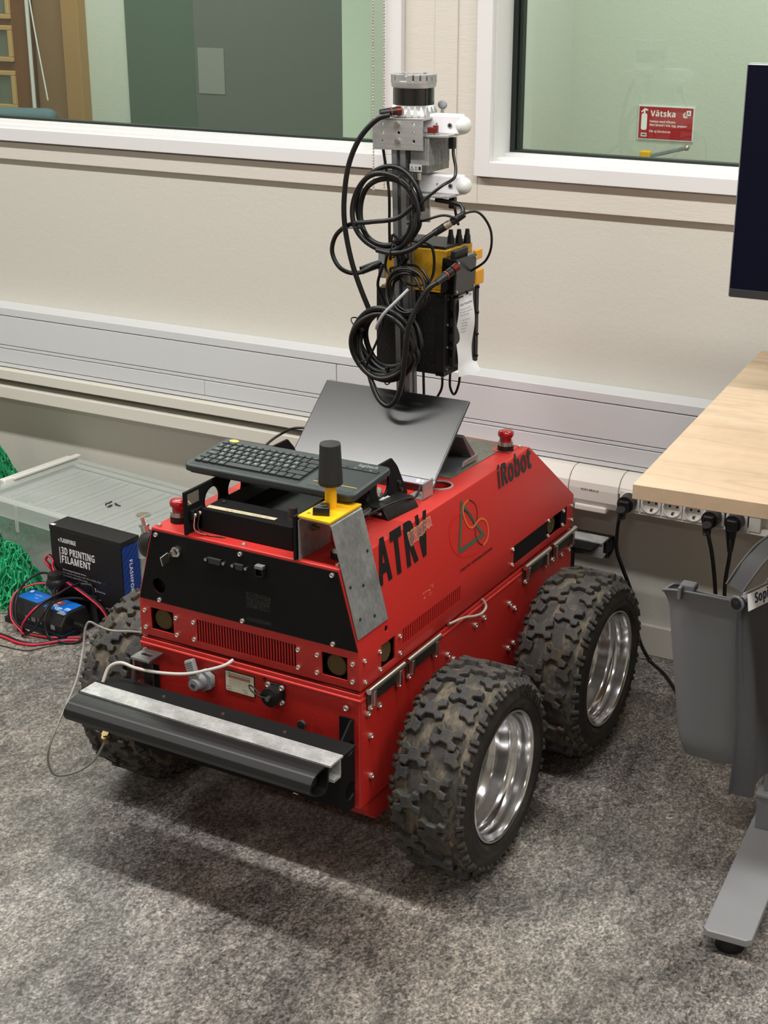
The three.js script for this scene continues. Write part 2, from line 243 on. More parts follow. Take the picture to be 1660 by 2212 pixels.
// ceiling lights: housing, glowing diffuser and an area light of the same size just below
FITTINGS.forEach(([x, z, w, d], i) => {
  const t = thing('ceiling_light', 'long flat white ceiling light panel above the room', 'lamp', [x, CEIL, z], 0, 'ceiling light panels');
  mesh('housing', bx(-w / 2 - 0.02, w / 2 + 0.02, -0.05, 0, -d / 2 - 0.02, d / 2 + 0.02, 0.004), M.white, t);
  mesh('diffuser', bx(-w / 2, w / 2, -0.056, -0.05, -d / 2, d / 2, 0.001), new THREE.MeshStandardMaterial({ color: 0xffffff, emissive: WARM, emissiveIntensity: 2.0, roughness: 0.6 }), t);
  const l = new THREE.RectAreaLight(WARM, FIT_L, w, d); l.position.set(0, -0.062, 0); l.rotation.x = -PI / 2; l.castShadow = true; t.add(l);
});
for (const [x, z] of [[-2.0, -0.85], [0.5, -0.85]]) {
  const t = thing('corridor_light', 'flat ceiling light panel in the corridor behind the windows', 'lamp', [x, CEIL, z], 0, 'corridor ceiling lights');
  mesh('housing', bx(-0.62, 0.62, -0.05, 0, -0.17, 0.17, 0.004), M.white, t);
  mesh('diffuser', bx(-0.6, 0.6, -0.056, -0.05, -0.15, 0.15, 0.001), new THREE.MeshStandardMaterial({ color: 0xffffff, emissive: WARM, emissiveIntensity: 2.0, roughness: 0.6 }), t);
  const l = new THREE.RectAreaLight(WARM, 26, 1.2, 0.3); l.position.set(0, -0.062, 0); l.rotation.x = -PI / 2; l.castShadow = true; t.add(l);
}
// ---------- the robot ----------
const H = 0.237, LEN = 0.91, Y1 = 0.4034, Y2 = 0.476, Y3 = 0.6226, DX = 0.0385, HX = H - DX, DZB = 0.154;
const robot = thing('mobile_robot', 'red four-wheeled mobile robot with knobby tyres and black bumpers on the floor', 'robot', [RO.x, 0, RO.z], RT);
const ev = new Evaluator(); ev.attributes = ['position', 'normal']; ev.useGroups = false;
function hull(pts, r) {
  const dirs = []; if (r > 0) { const s = new THREE.IcosahedronGeometry(r, 1).attributes.position, seen = new Set(); for (let i = 0; i < s.count; i++) { const k = [s.getX(i), s.getY(i), s.getZ(i)].map(v => v.toFixed(6)).join(); if (!seen.has(k)) { seen.add(k); dirs.push(V(s.getX(i), s.getY(i), s.getZ(i))); } } } else dirs.push(V(0, 0, 0));
  const all = []; for (const p of pts) for (const d of dirs) all.push(V(...p).add(d)); return crease(new ConvexGeometry(all), 0.5);
}
function brush(g) { for (const k of Object.keys(g.attributes)) if (!['position', 'normal'].includes(k)) g.deleteAttribute(k); const b = new Brush(g); b.updateMatrixWorld(); return b; }
function cut(a, list) { let b = brush(a); for (const g of list) b = ev.evaluate(b, brush(g), SUBTRACTION); return b.geometry; }
function lidPts(i, yb, yt) {   // i: how far the skin is moved inwards
  const p = []; for (const s of [-1, 1]) { p.push([s * (H - i), yb, -i], [s * (H - i), yb, -LEN + i], [s * (H - i), Y2, -i], [s * (H - i), Y2, -LEN + i], [s * (HX - i), yt, -i], [s * (HX - i), yt, -LEN + DZB + i]); } return p;
}
{
  const r = 0.003, holes = [];
  const outer = hull(lidPts(r, Y1 + r, Y3 - r), r), inner = hull(lidPts(0.003, Y1 - 0.02, Y3 - 0.003), 0);
  for (const s of [-1, 1]) holes.push(bx(s * 0.185 - 0.0258, s * 0.185 + 0.0258, 0.419, 0.4625, -0.02, 0.02));
  for (let k = 0; k < 36; k++) { const x = -0.1045 + k * (0.209 / 35); holes.push(bx(x - 0.0019, x + 0.0019, 0.418, 0.462, -0.02, 0.02)); }
  for (const s of [-1, 1]) {
    const q = (z0, z1, y0, y1) => holes.push(bx(s * (H - 0.02), s * (H + 0.02), y0, y1, z0, z1));
    q(-0.1188, -0.0702, 0.418, 0.4625); q(-0.8745, -0.605, 0.42, 0.461);
    for (let k = 0; k < 27; k++) { const z = -0.1495 - k * (0.2165 / 26); q(z - 0.0024, z + 0.0024, 0.4325, 0.463); }
  }
  const cutters = mergeGeometries(holes.map(g => { const n = ni(g); n.deleteAttribute('uv'); return n; }));
  const g = cut(outer, [inner, cutters, at(cyl(0.024, 0.024, 0.05, 28), 0.146, Y3, -0.452), at(cyl(0.0055, 0.0055, 0.04, 16), H - 0.004, 0.4855, -0.0925, 0, 0, PI / 2), at(cyl(0.0165, 0.0165, 0.05, 24), -0.186, 0.511, 0, PI / 2)]);
  mesh('lid', g, M.red, robot);
  mesh('slot_blackout', [bx(-H + 0.026, H - 0.026, 0.3, 0.474, -LEN + 0.026, -0.026), at(cyl(0.03, 0.03, 0.01, 20), -0.186, 0.511, -0.02, PI / 2)], M.black, robot);  // black box and disc added so slots, windows and hole look dark
}
// front black panel with its sockets
{
  const b = 0.2325, t = HX - 0.004, y0 = 0.4785, y1 = 0.6175;
  mesh('front_panel', ext([[-b, y0], [b, y0], [t, y1], [-t, y1]], 0.0022, [[-0.186, 0.511, 0.0145], [-0.206, 0.527, 0.0014], [-0.166, 0.53, 0.0014], [-0.205, 0.493, 0.0014], [-0.166, 0.495, 0.0014]], 0.0004, 20).translate(0, 0, 0.0004), M.panel, robot);
  const w = canvasTex(256, 160, (g) => { seed = 5; g.clearRect(0, 0, 256, 160); for (let i = 0; i < 1500; i++) { g.fillStyle = `rgba(125,125,120,${0.1 + 0.35 * rnd()})`; g.fillRect(rnd() * 256, rnd() * 160, 1 + rnd() * 7, 1 + rnd() * 2); } });
  mesh('adhesive_mark', quad([0.006, 0.513, 0.0032], [0.058, 0.513, 0.0032], [0.058, 0.543, 0.0032], [0.006, 0.543, 0.0032]), std(0xffffff, 0.8, 0, { map: w, transparent: true }), robot, true);
  mesh('adhesive_mark', quad([0.006, 0.487, 0.0032], [0.058, 0.487, 0.0032], [0.058, 0.495, 0.0032], [0.006, 0.495, 0.0032]), std(0xffffff, 0.8, 0, { map: w, transparent: true }), robot, true);
  const lock = mesh('key_lock', [at(cyl(0.0095, 0.0105, 0.006, 20), -0.14, 0.588, 0.005, PI / 2), at(cyl(0.0065, 0.0065, 0.012, 18), -0.14, 0.588, 0.009, PI / 2)], M.chrome, robot);
  mesh('key', [at(bx(-0.0012, 0.0012, -0.004, 0.004, 0, 0.014), -0.14, 0.588, 0.014), at(bx(-0.0012, 0.0012, -0.009, 0.009, 0, 0.019, 0.001), -0.14, 0.586, 0.027, 0.25, -0.15)], M.steel, lock);
  for (const [x, w2] of [[-0.0555, 0.0135], [-0.0035, 0.0085]]) {
    const c = mesh('serial_socket', [at(ext([[-w2, 0.0055], [-w2 + 0.002, -0.0055], [w2 - 0.002, -0.0055], [w2, 0.0055]], 0.006, [], 0.001), x, 0.587, 0.0025)], M.darkgrey, robot);
    for (const s of [-1, 1]) mesh('jack_screw', at(cyl(0.0032, 0.0032, 0.006, 6), x + s * (w2 + 0.0055), 0.587, 0.005, PI / 2), M.steel, c);
  }
  const rj = mesh('network_socket', [bx(0.033, 0.05, 0.58, 0.582, 0.002, 0.012), bx(0.033, 0.035, 0.58, 0.6, 0.002, 0.012), bx(0.048, 0.05, 0.58, 0.6, 0.002, 0.012), bx(0.033, 0.05, 0.58, 0.6, 0.002, 0.004)], M.black, robot);
  mesh('flap', bx(0.033, 0.05, 0.594, 0.6005, 0.002, 0.0128, 0.001), M.grey, rj);
}
// sonar eyes behind the windows
function sonar(p, ry) {
  const o = mesh('sonar_sensor', at(cyl(0.0205, 0.0205, 0.01, 28), 0, 0, 0, PI / 2), M.black, robot); mesh('membrane', [at(cyl(0.0172, 0.0172, 0.002, 28), 0, 0, 0.006, PI / 2), at(new THREE.TorusGeometry(0.0178, 0.0016, 8, 28), 0, 0, 0.006)], M.sonar, o);
  mesh('backing', bx(-0.03, 0.03, -0.026, 0.026, -0.008, -0.005), M.matt, o); o.position.set(...p); o.rotation.y = ry;
}
for (const s of [-1, 1]) sonar([s * 0.186, 0.4405, -0.013], 0);
sonar([H - 0.013, 0.4405, -0.0945], PI / 2); sonar([H - 0.013, 0.4405, -0.803], PI / 2);
mesh('side_plate', bx(H - 0.003, H - 0.0005, 0.421, 0.46, -0.7685, -0.606, 0.0005), M.panel, robot);
mesh('side_plate', bx(H - 0.003, H - 0.0005, 0.421, 0.46, -0.8735, -0.843, 0.0005), M.panel, robot);
// lower hull
mesh('chassis', [extX([[0, 0.388], [0, 0.174], [-0.055, 0.124], [-0.855, 0.124], [-0.91, 0.174], [-0.91, 0.388]], -0.2355, 0.2355, [], 0.003), bx(-0.239, 0.239, 0.383, 0.3895, -0.914, 0.004, 0.003), bx(-0.2365, 0.2365, 0.389, 0.3975, -0.911, 0.001, 0.002), bx(-0.2375, 0.2375, 0.176, 0.386, -0.908, -0.002, 0.001)], M.red, robot);
mesh('seal', bx(-0.228, 0.228, 0.39, 0.41, -0.9, -0.008), M.black, robot);
// socket-head screws
const screwG = boxUV(lathe([[0, 0.0015], [0.0024, 0.0015], [0.0026, 0.0052], [0.0044, 0.0052], [0.0051, 0.0045], [0.0051, 0]].reverse().map(p => p), 14).rotateX(PI / 2));
const screwMat = std(0xd8cfc6, 0.32, 0.85);
function screw(p, dir, s = 1) { const o = inst('screw', screwG, screwMat, robot, p); if (dir === 'x') o.rotation.y = PI / 2; if (dir === 'y') o.rotation.x = -PI / 2; o.scale.setScalar(s); }
for (const s of [-1, 1]) for (const [x, y] of [[0.185, 0.611], [0.185, 0.4843], [0.2228, 0.4545], [0.2222, 0.421], [0.1515, 0.4545], [0.1508, 0.421], [0.1122, 0.455], [0.112, 0.4212]]) screw([s * x, y, y > 0.48 ? 0.0026 : 0], 'z', 0.82);
for (const y of [0.611, 0.4844]) screw([-0.002, y, 0.0026], 'z', 0.82);
for (const [x, y] of [[-0.225, 0.374], [0.2104, 0.369]]) screw([x, y, 0.003], 'z');
for (const s of [-1, 1]) {
  for (const [z, y] of [[-0.0622, 0.4548], [-0.133, 0.4552], [-0.1335, 0.4223], [-0.063, 0.4208], [-0.011, 0.459], [-0.012, 0.4188], [-0.596, 0.4578], [-0.5955, 0.4244], [-0.774, 0.4605], [-0.7735, 0.4268], [-0.853, 0.457], [-0.849, 0.4266], [-0.897, 0.4551], [-0.899, 0.4214]]) screw([s * (H - (z < -0.76 && z > -0.87 ? 0.001 : 0)), y, z], 'x', 0.82);
  for (const [z, y] of [[-0.587, 0.342], [-0.612, 0.3225], [-0.469, 0.3576], [-0.4317, 0.3564], [-0.3156, 0.3416], [-0.3405, 0.322], [-0.587, 0.242], [-0.612, 0.2436], [-0.845, 0.359], [-0.8846, 0.3575], [-0.0193, 0.3555], [-0.0285, 0.3077], [-0.03, 0.2275], [-0.0578, 0.3542]]) screw([s * (H + 0.0005), y, z], 'x', 1.12);
}
for (const [x, z] of [[-0.187, -0.01], [-0.002, -0.008], [0.187, -0.012], [0.18, -0.742], [-0.18, -0.742]]) screw([x, Y3, z], 'y', 0.85);
// draw latches along the seam
const latchPlate = boxUV(mergeGeometries([bx(0, 0.004, -0.028, 0.002, -0.0555, 0.0555, 0.001), bx(0.003, 0.009, -0.024, -0.002, -0.042, 0.042, 0.002)].map(ni)));
const latchBar = boxUV(at(cyl(0.0055, 0.0055, 0.123, 14), 0.009, 0.002, 0, PI / 2)), latchHook = boxUV(bx(0.004, 0.014, -0.03, -0.002, -0.004, 0.004, 0.0015));
for (const s of [-1, 1]) for (const z of [-0.0725, -0.2085, -0.704, -0.842]) {
  const l = new THREE.Group(); l.name = 'latch'; robot.add(l); l.position.set(s * (H + 0.0005), 0.4, z); l.rotation.y = s > 0 ? 0 : PI;
  inst('plate', latchPlate, M.darksteel, l); inst('bar', latchBar, M.steel, l); for (const k of [-1, 1]) { inst('hook', latchHook, M.steel, l, [0, 0, k * 0.045]); inst('rivet', screwG, screwMat, l, [0.003, -0.034, k * 0.05], [0, PI / 2, 0]); }
}
mesh('pull_strap', tube([[H + 0.001, 0.403, -0.32], [H + 0.008, 0.398, -0.37], [H + 0.012, 0.387, -0.41], [H + 0.013, 0.382, -0.44], [H + 0.01, 0.387, -0.462], [H + 0.003, 0.403, -0.458]], 0.0028, 40, 6), std(0xb8a79d, 0.7), robot);
// lettering on the sloping side
const slope = new THREE.Group(); slope.name = 'side_lettering'; robot.add(slope); slope.position.set(H, Y2, 0);
slope.setRotationFromMatrix(new THREE.Matrix4().makeBasis(V(0, 0, -1), V(-0.254, 0.967, 0), V(0.967, 0.254, 0)));
[...'ATRV'].forEach((ch, i) => mesh('letter', letters(ch, 0.0545, [0.046, 0.04, 0.041, 0.043][i], 0.22, 0.0004, 0.03).translate([0.1, 0.151, 0.2, 0.243][i], 0.0855, 0.0004), M.letter, slope));
mesh('letters', letters('iRobot', 0.0315, 0.155, 0.26, 0.0004, 0.014).translate(0.586, 0.113, 0.0004), std(0x2a2422, 0.5), slope);
{
  const Wd = 0.18, Hd = 0.16, s0 = 0.355, t0 = -0.004, N = 1400, K = N / Wd;
  const P = (x, y) => [(0.435 + 5.526e-4 * (x - 670) - 1.1865e-4 * (y - 560) - s0) * K, (Hd - (0.135 - 1.874e-4 * (x - 670) - 2.634e-4 * (y - 560) - t0)) * K];
  const tex = canvasTex(N, Math.round(N * Hd / Wd), (g) => {
    const line = (pts, c, w, close) => { g.strokeStyle = c; g.lineWidth = w; g.lineJoin = 'miter'; g.lineCap = 'round'; g.beginPath(); const q = pts.map(p => P(...p)); g.moveTo(...q[0]); if (close) { q.slice(1).forEach(p => g.lineTo(...p)); g.closePath(); } else { for (let i = 1; i < q.length - 1; i++) { const m = [(q[i][0] + q[i + 1][0]) / 2, (q[i][1] + q[i + 1][1]) / 2]; g.quadraticCurveTo(...q[i], ...m); } g.lineTo(...q[q.length - 1]); } g.stroke(); };
    line([[660, 640], [610, 680], [590, 760], [600, 860], [640, 930], [720, 940], [800, 890]], 'rgba(225,25,32,0.75)', 34);
    line([[670, 575], [656, 905], [812, 790]], '#3f5a44', 60, true);
    line([[680, 625], [712, 632], [745, 690], [760, 760], [765, 820], [790, 858], [818, 862]], '#3a0d10', 17);
    line([[705, 552], [735, 555], [768, 590], [776, 650], [766, 705]], '#3a0d10', 17);
    line([[712, 556], [684, 575], [676, 630], [690, 690], [718, 742], [748, 742], [772, 700], [800, 676], [832, 690], [850, 740], [848, 800], [836, 840], [815, 862]], '#d8652f', 36);
    seed = 3; for (let i = 0; i < 900; i++) { const a = P(R(700, 860), R(800, 960)); g.fillStyle = `rgba(190,120,110,${0.05 + 0.12 * rnd()})`; g.fillRect(a[0], a[1], 3 + 14 * rnd(), 2 + 5 * rnd()); }
    g.fillStyle = '#1c0a0b'; g.font = 'italic bold 66px serif'; g.save(); g.translate((0.372 - s0) * K, (Hd - (0.0085 - t0)) * K); g.fillText('Centre for Autonomous Systems', 0, 0, 0.138 * K); g.restore();
  });
  mesh('emblem', quad([s0, t0 + 0.004, 0.0006], [s0 + Wd, t0 + 0.004, 0.0006], [s0 + Wd, t0 + Hd, 0.0006], [s0, t0 + Hd, 0.0006]), std(0xffffff, 0.42, 0, { map: tex, transparent: true }), slope, true);
  // torn tape over the last letters and paint chips lower down
  const tape = canvasTex(600, 300, (g) => { seed = 9; g.clearRect(0, 0, 600, 300); g.beginPath(); g.moveTo(8, 40); for (let x = 8; x < 592; x += 14) g.lineTo(x, 22 + 40 * rnd()); for (let y = 30; y < 190; y += 14) g.lineTo(575 + 18 * rnd(), y); for (let x = 590; x > 10; x -= 14) g.lineTo(x, 190 + 60 * rnd() + (x < 250 ? 40 : 0) - (x > 380 ? 30 : 0)); g.closePath(); g.fillStyle = 'rgba(225,160,150,0.30)'; g.fill(); g.strokeStyle = 'rgba(240,205,160,0.85)'; g.lineWidth = 5; g.stroke(); g.lineWidth = 3; for (let i = 0; i < 26; i++) { let x = R(30, 560), y = R(40, 180); g.beginPath(); g.moveTo(x, y); for (let k = 0; k < 6; k++) { x += R(-12, 22); y += R(-18, 14); g.lineTo(x, y); } g.stroke(); } });
  mesh('torn_tape', quad([0.222, 0.113, 0.001], [0.312, 0.117, 0.001], [0.312, 0.149, 0.001], [0.222, 0.145, 0.001]), std(0xffffff, 0.35, 0, { map: tape, transparent: true }), slope, true);
  const chip = canvasTex(400, 240, (g) => { seed = 19; g.clearRect(0, 0, 400, 240); g.strokeStyle = 'rgba(235,170,130,0.75)'; g.lineWidth = 5; for (let i = 0; i < 22; i++) { let x = R(20, 340), y = R(40, 200); g.beginPath(); g.moveTo(x, y); for (let k = 0; k < 5; k++) { x += R(-8, 18); y += R(-10, 9); g.lineTo(x, y); } g.stroke(); } });
  mesh('paint_chips', quad([0.225, 0.008, 0.0006], [0.275, 0.008, 0.0006], [0.275, 0.032, 0.0006], [0.225, 0.032, 0.0006]), std(0xffffff, 0.6, 0, { map: chip, transparent: true }), slope, true);
}
// dome with chrome stub on the far flank of the lid
{
  const d = new THREE.Group(); d.name = 'flank_knob'; robot.add(d); d.position.set(-0.2115, 0.575, -0.034); d.rotation.z = 0.257;
  mesh('dome', lathe([[0.027, 0], [0.027, 0.018], [0.023, 0.029], [0.014, 0.034], [0, 0.035]], 28).rotateZ(PI / 2), M.rubber, d);
  mesh('stub', [at(cyl(0.0075, 0.0085, 0.014, 16), -0.022, 0.03, 0), at(cyl(0.0035, 0.0035, 0.024, 10), -0.022, 0.04, 0), bx(-0.032, -0.012, 0.034, 0.039, -0.004, 0.004, 0.001)], M.chrome, d);
}
// top: worn metal plate, ringed hole, buttons
mesh('top_plate', extY([[-0.155, -0.495], [0.1485, -0.495], [0.1535, -0.72], [0.14, -0.746], [-0.155, -0.746]], Y3 - 0.0002, Y3 + 0.0012), std(0x9fa095, 0.45, 0.75, { map: rep(mottle, 3, 3) }), robot);
mesh('hole_ring', at(new THREE.TorusGeometry(0.0245, 0.0025, 8, 36), 0.146, Y3, -0.452, PI / 2), std(0x9d8f8a, 0.5), robot);
mesh('hole_liner', at(cyl(0.0242, 0.0242, 0.04, 28, true), 0.146, Y3 - 0.022, -0.452), M.red, robot);
mesh('sticker', quad([0.14, Y3 + 0.0016, -0.69], [0.178, Y3 + 0.0016, -0.695], [0.178, Y3 + 0.0016, -0.735], [0.13, Y3 + 0.0016, -0.73]), std(0xb04a40, 0.4), robot, true);
for (const [x, z] of [[-0.17, -0.047], [0.17, -0.047], [0.1615, -0.712]]) {
  const e = new THREE.Group(); e.name = 'stop_button'; robot.add(e); e.position.set(x, Y3, z);
  mesh('base', at(cyl(0.0165, 0.0168, 0.012, 28), 0, 0.006, 0), M.black, e); mesh('collar', at(cyl(0.0152, 0.0162, 0.008, 28), 0, 0.016, 0), M.steel, e);
  mesh('cap', lathe([[0.0128, 0.018], [0.0125, 0.028], [0.016, 0.031], [0.0168, 0.036], [0.0155, 0.041], [0.011, 0.043], [0, 0.0435]], 28), M.redGlass, e);
}
// front face fittings
{
  const tex = canvasTex(512, 330, (g, w, h) => { g.fillStyle = '#141010'; g.fillRect(0, 0, w, h); g.fillStyle = '#e3dcc6'; g.beginPath(); g.roundRect(10, 10, w - 20, h - 20, 12); g.fill(); g.fillStyle = '#3a2724'; g.font = 'bold 40px serif'; g.fillText('Real World Interface', 62, 58, 380); g.fillStyle = '#9c2622'; g.fillRect(66, 70, 372, 38); g.fillStyle = '#e3dcc6'; g.font = 'bold 26px serif'; g.fillText('Industrial and Research Robots', 78, 98, 350); g.fillStyle = '#3a2f2a'; g.font = '24px serif'; ['32 Fitzgerald Drive, P.O. Box 375', 'Jaffrey, New Hampshire 03452, USA', 'Phone (603) 532 6900  Fax 532 6901', 'robots@rwii.com  www.rwii.com'].forEach((s, i) => g.fillText(s, 76, 134 + i * 26, 350)); g.fillRect(20, 232, w - 40, 2); g.font = 'bold 24px sans-serif'; g.fillText('MODEL:', 30, 262); g.fillText('ATRV-2r', 300, 262); g.fillText('SERIAL:', 30, 300); g.fillText('70073', 320, 300); });
  mesh('maker_plate', [bx(-0.0472, 0.0172, 0.3355, 0.3775, 0, 0.0008)], M.black, robot); mesh('plate_print', quad([-0.0472, 0.3355, 0.0012], [0.0172, 0.3355, 0.0012], [0.0172, 0.3775, 0.0012], [-0.0472, 0.3775, 0.0012]), std(0xffffff, 0.5, 0, { map: tex }), robot, true);
  const c = mesh('round_socket', [ext([[0.046, 0.341], [0.083, 0.341], [0.083, 0.378], [0.046, 0.378]], 0.005, [], 0.001), at(cyl(0.016, 0.0165, 0.02, 28), 0.0645, 0.3595, 0.012, PI / 2), at(cyl(0.0175, 0.0175, 0.007, 28), 0.0645, 0.3595, 0.022, PI / 2)], M.black, robot);
  for (const [x, y] of [[0.05, 0.374], [0.079, 0.374], [0.079, 0.345]]) inst('bolt', screwG, screwMat, c, [x, y, 0.004]);
  mesh('strap', tube([[0.064, 0.3595, 0.027], [0.05, 0.361, 0.031], [0.03, 0.368, 0.03], [0.02, 0.372, 0.022], [0.026, 0.368, 0.018], [0.046, 0.362, 0.026]], 0.0016, 30, 6), M.rubber, c); mesh('strap_pin', at(cyl(0.0045, 0.0045, 0.008, 14), 0.0645, 0.3595, 0.028, PI / 2), M.steel, c);
  mesh('rivet', at(cyl(0.003, 0.0035, 0.003, 12), 0.039, 0.379, 0.001, PI / 2), M.darksteel, robot);
  const tap = mesh('quarter_turn_knob', [at(cyl(0.011, 0.0165, 0.022, 24), -0.094, 0.3475, 0.024, PI / 2), at(cyl(0.0215, 0.0215, 0.012, 6), -0.088, 0.3485, 0.008, PI / 2)], M.greyPlastic, robot);
  mesh('wing', at(bx(-0.0095, 0.0095, 0.004, 0.044, -0.006, 0.006, 0.003), -0.094, 0.349, 0.026, -0.2, 0.1, 0.42), M.greyPlastic, tap); for (let k = 0; k < 7; k++) mesh('rib', at(bx(-0.0085, 0.0085, 0.014 + k * 0.004, 0.0155 + k * 0.004, 0.005, 0.0075, 0.0005), -0.094, 0.349, 0.026, -0.2, 0.1, 0.42), M.grey, tap);
  mesh('knob_screw', at(cyl(0.004, 0.004, 0.006, 14), -0.094, 0.3475, 0.034, PI / 2), M.zinc, tap);
}
// bumpers, front and rear
function bumper(front) {
  const g = new THREE.Group(); g.name = 'bumper'; robot.add(g); if (!front) { g.rotation.y = PI; g.position.z = -LEN; }
  mesh('back_plate', [bx(-0.224, 0.224, 0.2, 0.331, 0.05, 0.054, 0.0008), bx(-0.264, 0.258, 0.328, 0.333, 0.05, 0.098, 0.001)], M.matt, g);
  mesh('metal_strip', [bx(-0.272, 0.26, 0.332, 0.3365, 0.095, 0.136, 0.0008), bx(-0.272, 0.258, 0.3, 0.334, 0.1, 0.104), bx(-0.272, 0.258, 0.296, 0.302, 0.1, 0.122, 0.001)], std(0xe0e1df, 0.5, 0.3, { map: rep(mottle, 6, 6) }), g);
  const o = [], q = [], S = [[0.126, 0.33], [0.14, 0.333], [0.155, 0.3325], [0.169, 0.329], [0.179, 0.322], [0.184, 0.312], [0.181, 0.302], [0.171, 0.294], [0.154, 0.286], [0.138, 0.283], [0.129, 0.292]];
  const c = new THREE.CatmullRomCurve3(S.map(p => V(p[0], p[1], 0)), true).getPoints(48).slice(0, -1); const cen = [0.155, 0.309];
  mesh('rubber_profile', crease(extX(c.map(p => [p.x, p.y]), -0.272, 0.25, [c.map(p => [cen[0] + (p.x - cen[0]) * 0.86, cen[1] + (p.y - cen[1]) * 0.86])]), 0.7), M.rubber, g);
  mesh('rubber_core', bx(-0.27, 0.235, 0.292, 0.324, 0.135, 0.172, 0.006), M.black, g);
  for (const s of [-1, 1]) mesh('bracket', [extX([[0.002, 0.35], [0.012, 0.35], [0.05, 0.318], [0.052, 0.2], [0.03, 0.178], [0.002, 0.176]], s * 0.2225 - 0.002, s * 0.2225 + 0.002, [[0.016, 0.3, 0.014], [0.016, 0.216, 0.017]], 0.0004, 16), bx(s * 0.21 - 0.0145, s * 0.21 + 0.0125, 0.176, 0.35, 0.001, 0.004, 0.0005)], M.matt, g);
  for (const x of [-0.13, 0.0, 0.13]) mesh('rivet', at(cyl(0.0032, 0.0036, 0.002, 12), x, 0.3342, 0.075), M.steel, g);
  for (const x of [-0.21, 0.21]) mesh('rivet', at(new THREE.TorusGeometry(0.004, 0.0012, 6, 14), x, 0.285, 0.165, 0.9), M.steel, g);
  if (front) {
    mesh('angle_bracket', [extY([[-0.218, 0.056], [-0.175, 0.056], [-0.175, 0.014], [-0.218, 0.014]], 0.3795, 0.384, [[[-0.206, 0.039], [-0.187, 0.039], [-0.184, 0.0345], [-0.187, 0.03], [-0.206, 0.03], [-0.209, 0.0345]]], 0.0005), bx(-0.218, -0.2, 0.3, 0.382, 0.014, 0.018, 0.001), bx(-0.219, -0.2145, 0.29, 0.382, 0.014, 0.05, 0.001)], M.zinc, g);
    mesh('bolt', [at(cyl(0.008, 0.008, 0.005, 6), -0.215, 0.322, 0.04, 0, 0, PI / 2), at(cyl(0.0045, 0.0045, 0.02, 12), -0.205, 0.322, 0.04, 0, 0, PI / 2), at(cyl(0.011, 0.011, 0.002, 18), -0.212, 0.322, 0.04, 0, 0, PI / 2)], M.steel, g);
    mesh('bolt', [at(new THREE.SphereGeometry(0.008, 16, 10), -0.235, 0.318, 0.048)], M.steel, g);
    mesh('bolt', [at(cyl(0.009, 0.009, 0.006, 6), 0.135, 0.328, 0.03, PI / 2)], M.zinc, g);
    const gl = mesh('cable_gland', [at(cyl(0.008, 0.0085, 0.01, 6), -0.25, 0.236, 0.1, 0.5), at(cyl(0.0062, 0.007, 0.016, 12), -0.25, 0.228, 0.102, 0.5)], M.gold, g); gl.name = 'cable_gland';
  }
}
bumper(true); bumper(false);
// wheels
const treadTex = dataTex(512, 512, (u, v) => {
  const a = fbm(u * 8, v * 8, 8, 8, 91, 5), b = fbm(u * 50, v * 30, 50, 30, 97, 3), c = fbm(u * 16, v * 10, 16, 10, 101, 4), t = Math.max(0, Math.min(1, (a - 0.42) * 4 + (c - 0.5) * 1.5)), f = 0.8 + 0.4 * b;
  return [f * (64 + 46 * t), f * (61 + 39 * t), f * (58 + 27 * t)];
});
const sideTex = dataTex(512, 256, (u, v) => { const a = fbm(u * 10, v * 4, 10, 4, 111, 5), b = fbm(u * 80, v * 20, 80, 20, 117, 2), t = Math.max(0, Math.min(1, (a - 0.5) * 4)), f = 0.75 + 0.5 * b; return [f * (34 + 22 * t), f * (31 + 16 * t), f * (29 + 9 * t)]; });
const tread = std(0xffffff, 0.75, 0, { map: rep(treadTex, 4, 2), bumpMap: rep(treadTex, 4, 2), bumpScale: 0.0012 }), wallMat = std(0xffffff, 0.6, 0, { map: rep(sideTex, 2, 1) });
const dustTex = dataTex(256, 256, (u, v) => { const a = fbm(u * 9, v * 9, 9, 9, 171, 4), b = fbm(u * 60, v * 60, 60, 60, 177, 2), t = Math.max(0, Math.min(1, (a - 0.48) * 5)), f = 0.85 + 0.3 * b; return [f * (190 + 60 * t), f * (190 + 36 * t), f * (193 - 12 * t)]; });
const knobMats = [[0x515151, 0.6], [0x595756, 0.65], [0x4b4b4c, 0.55], [0x5c554b, 0.75]].map(([c, r]) => std(c, r, 0, { map: rep(dustTex, 9, 9), bumpMap: rep(speck, 20, 20), bumpScale: 0.0009 }));
const XK = [[-0.021, 0.005], [-0.022, 0.014], [-0.014, 0.0175], [-0.0065, 0.0105], [0.0065, 0.0105], [0.012, 0.0185], [0.0215, 0.0155], [0.022, 0.006], [0.0105, 0.0028], [0.0105, -0.0028], [0.0215, -0.006], [0.021, -0.0155], [0.011, -0.018], [0.006, -0.0105], [-0.006, -0.0105], [-0.0115, -0.0185], [-0.0215, -0.016], [-0.0225, -0.0055], [-0.0105, -0.0025], [-0.0105, 0.0025]];
const YK = [[-0.012, 0.004], [-0.009, 0.011], [0.001, 0.009], [0.008, 0.015], [0.013, 0.009], [0.008, 0], [0.012, -0.01], [0.004, -0.0145], [-0.004, -0.007], [-0.0125, -0.006]];
const xG = boxUV(ext(XK.map(([a, b]) => [a * 1.2, b * 1.16]), 0.019, [], 0.0028)), yG = boxUV(ext(YK.map(([a, b]) => [a * 1.2, b * 1.2]), 0.017, [], 0.0026)), sG = boxUV(mergeGeometries([bx(-0.0085, 0.0085, 0.0022, 0.0112, 0, 0.0165, 0.003), bx(-0.0075, 0.009, -0.0112, -0.0022, 0, 0.0155, 0.003)].map(ni)));
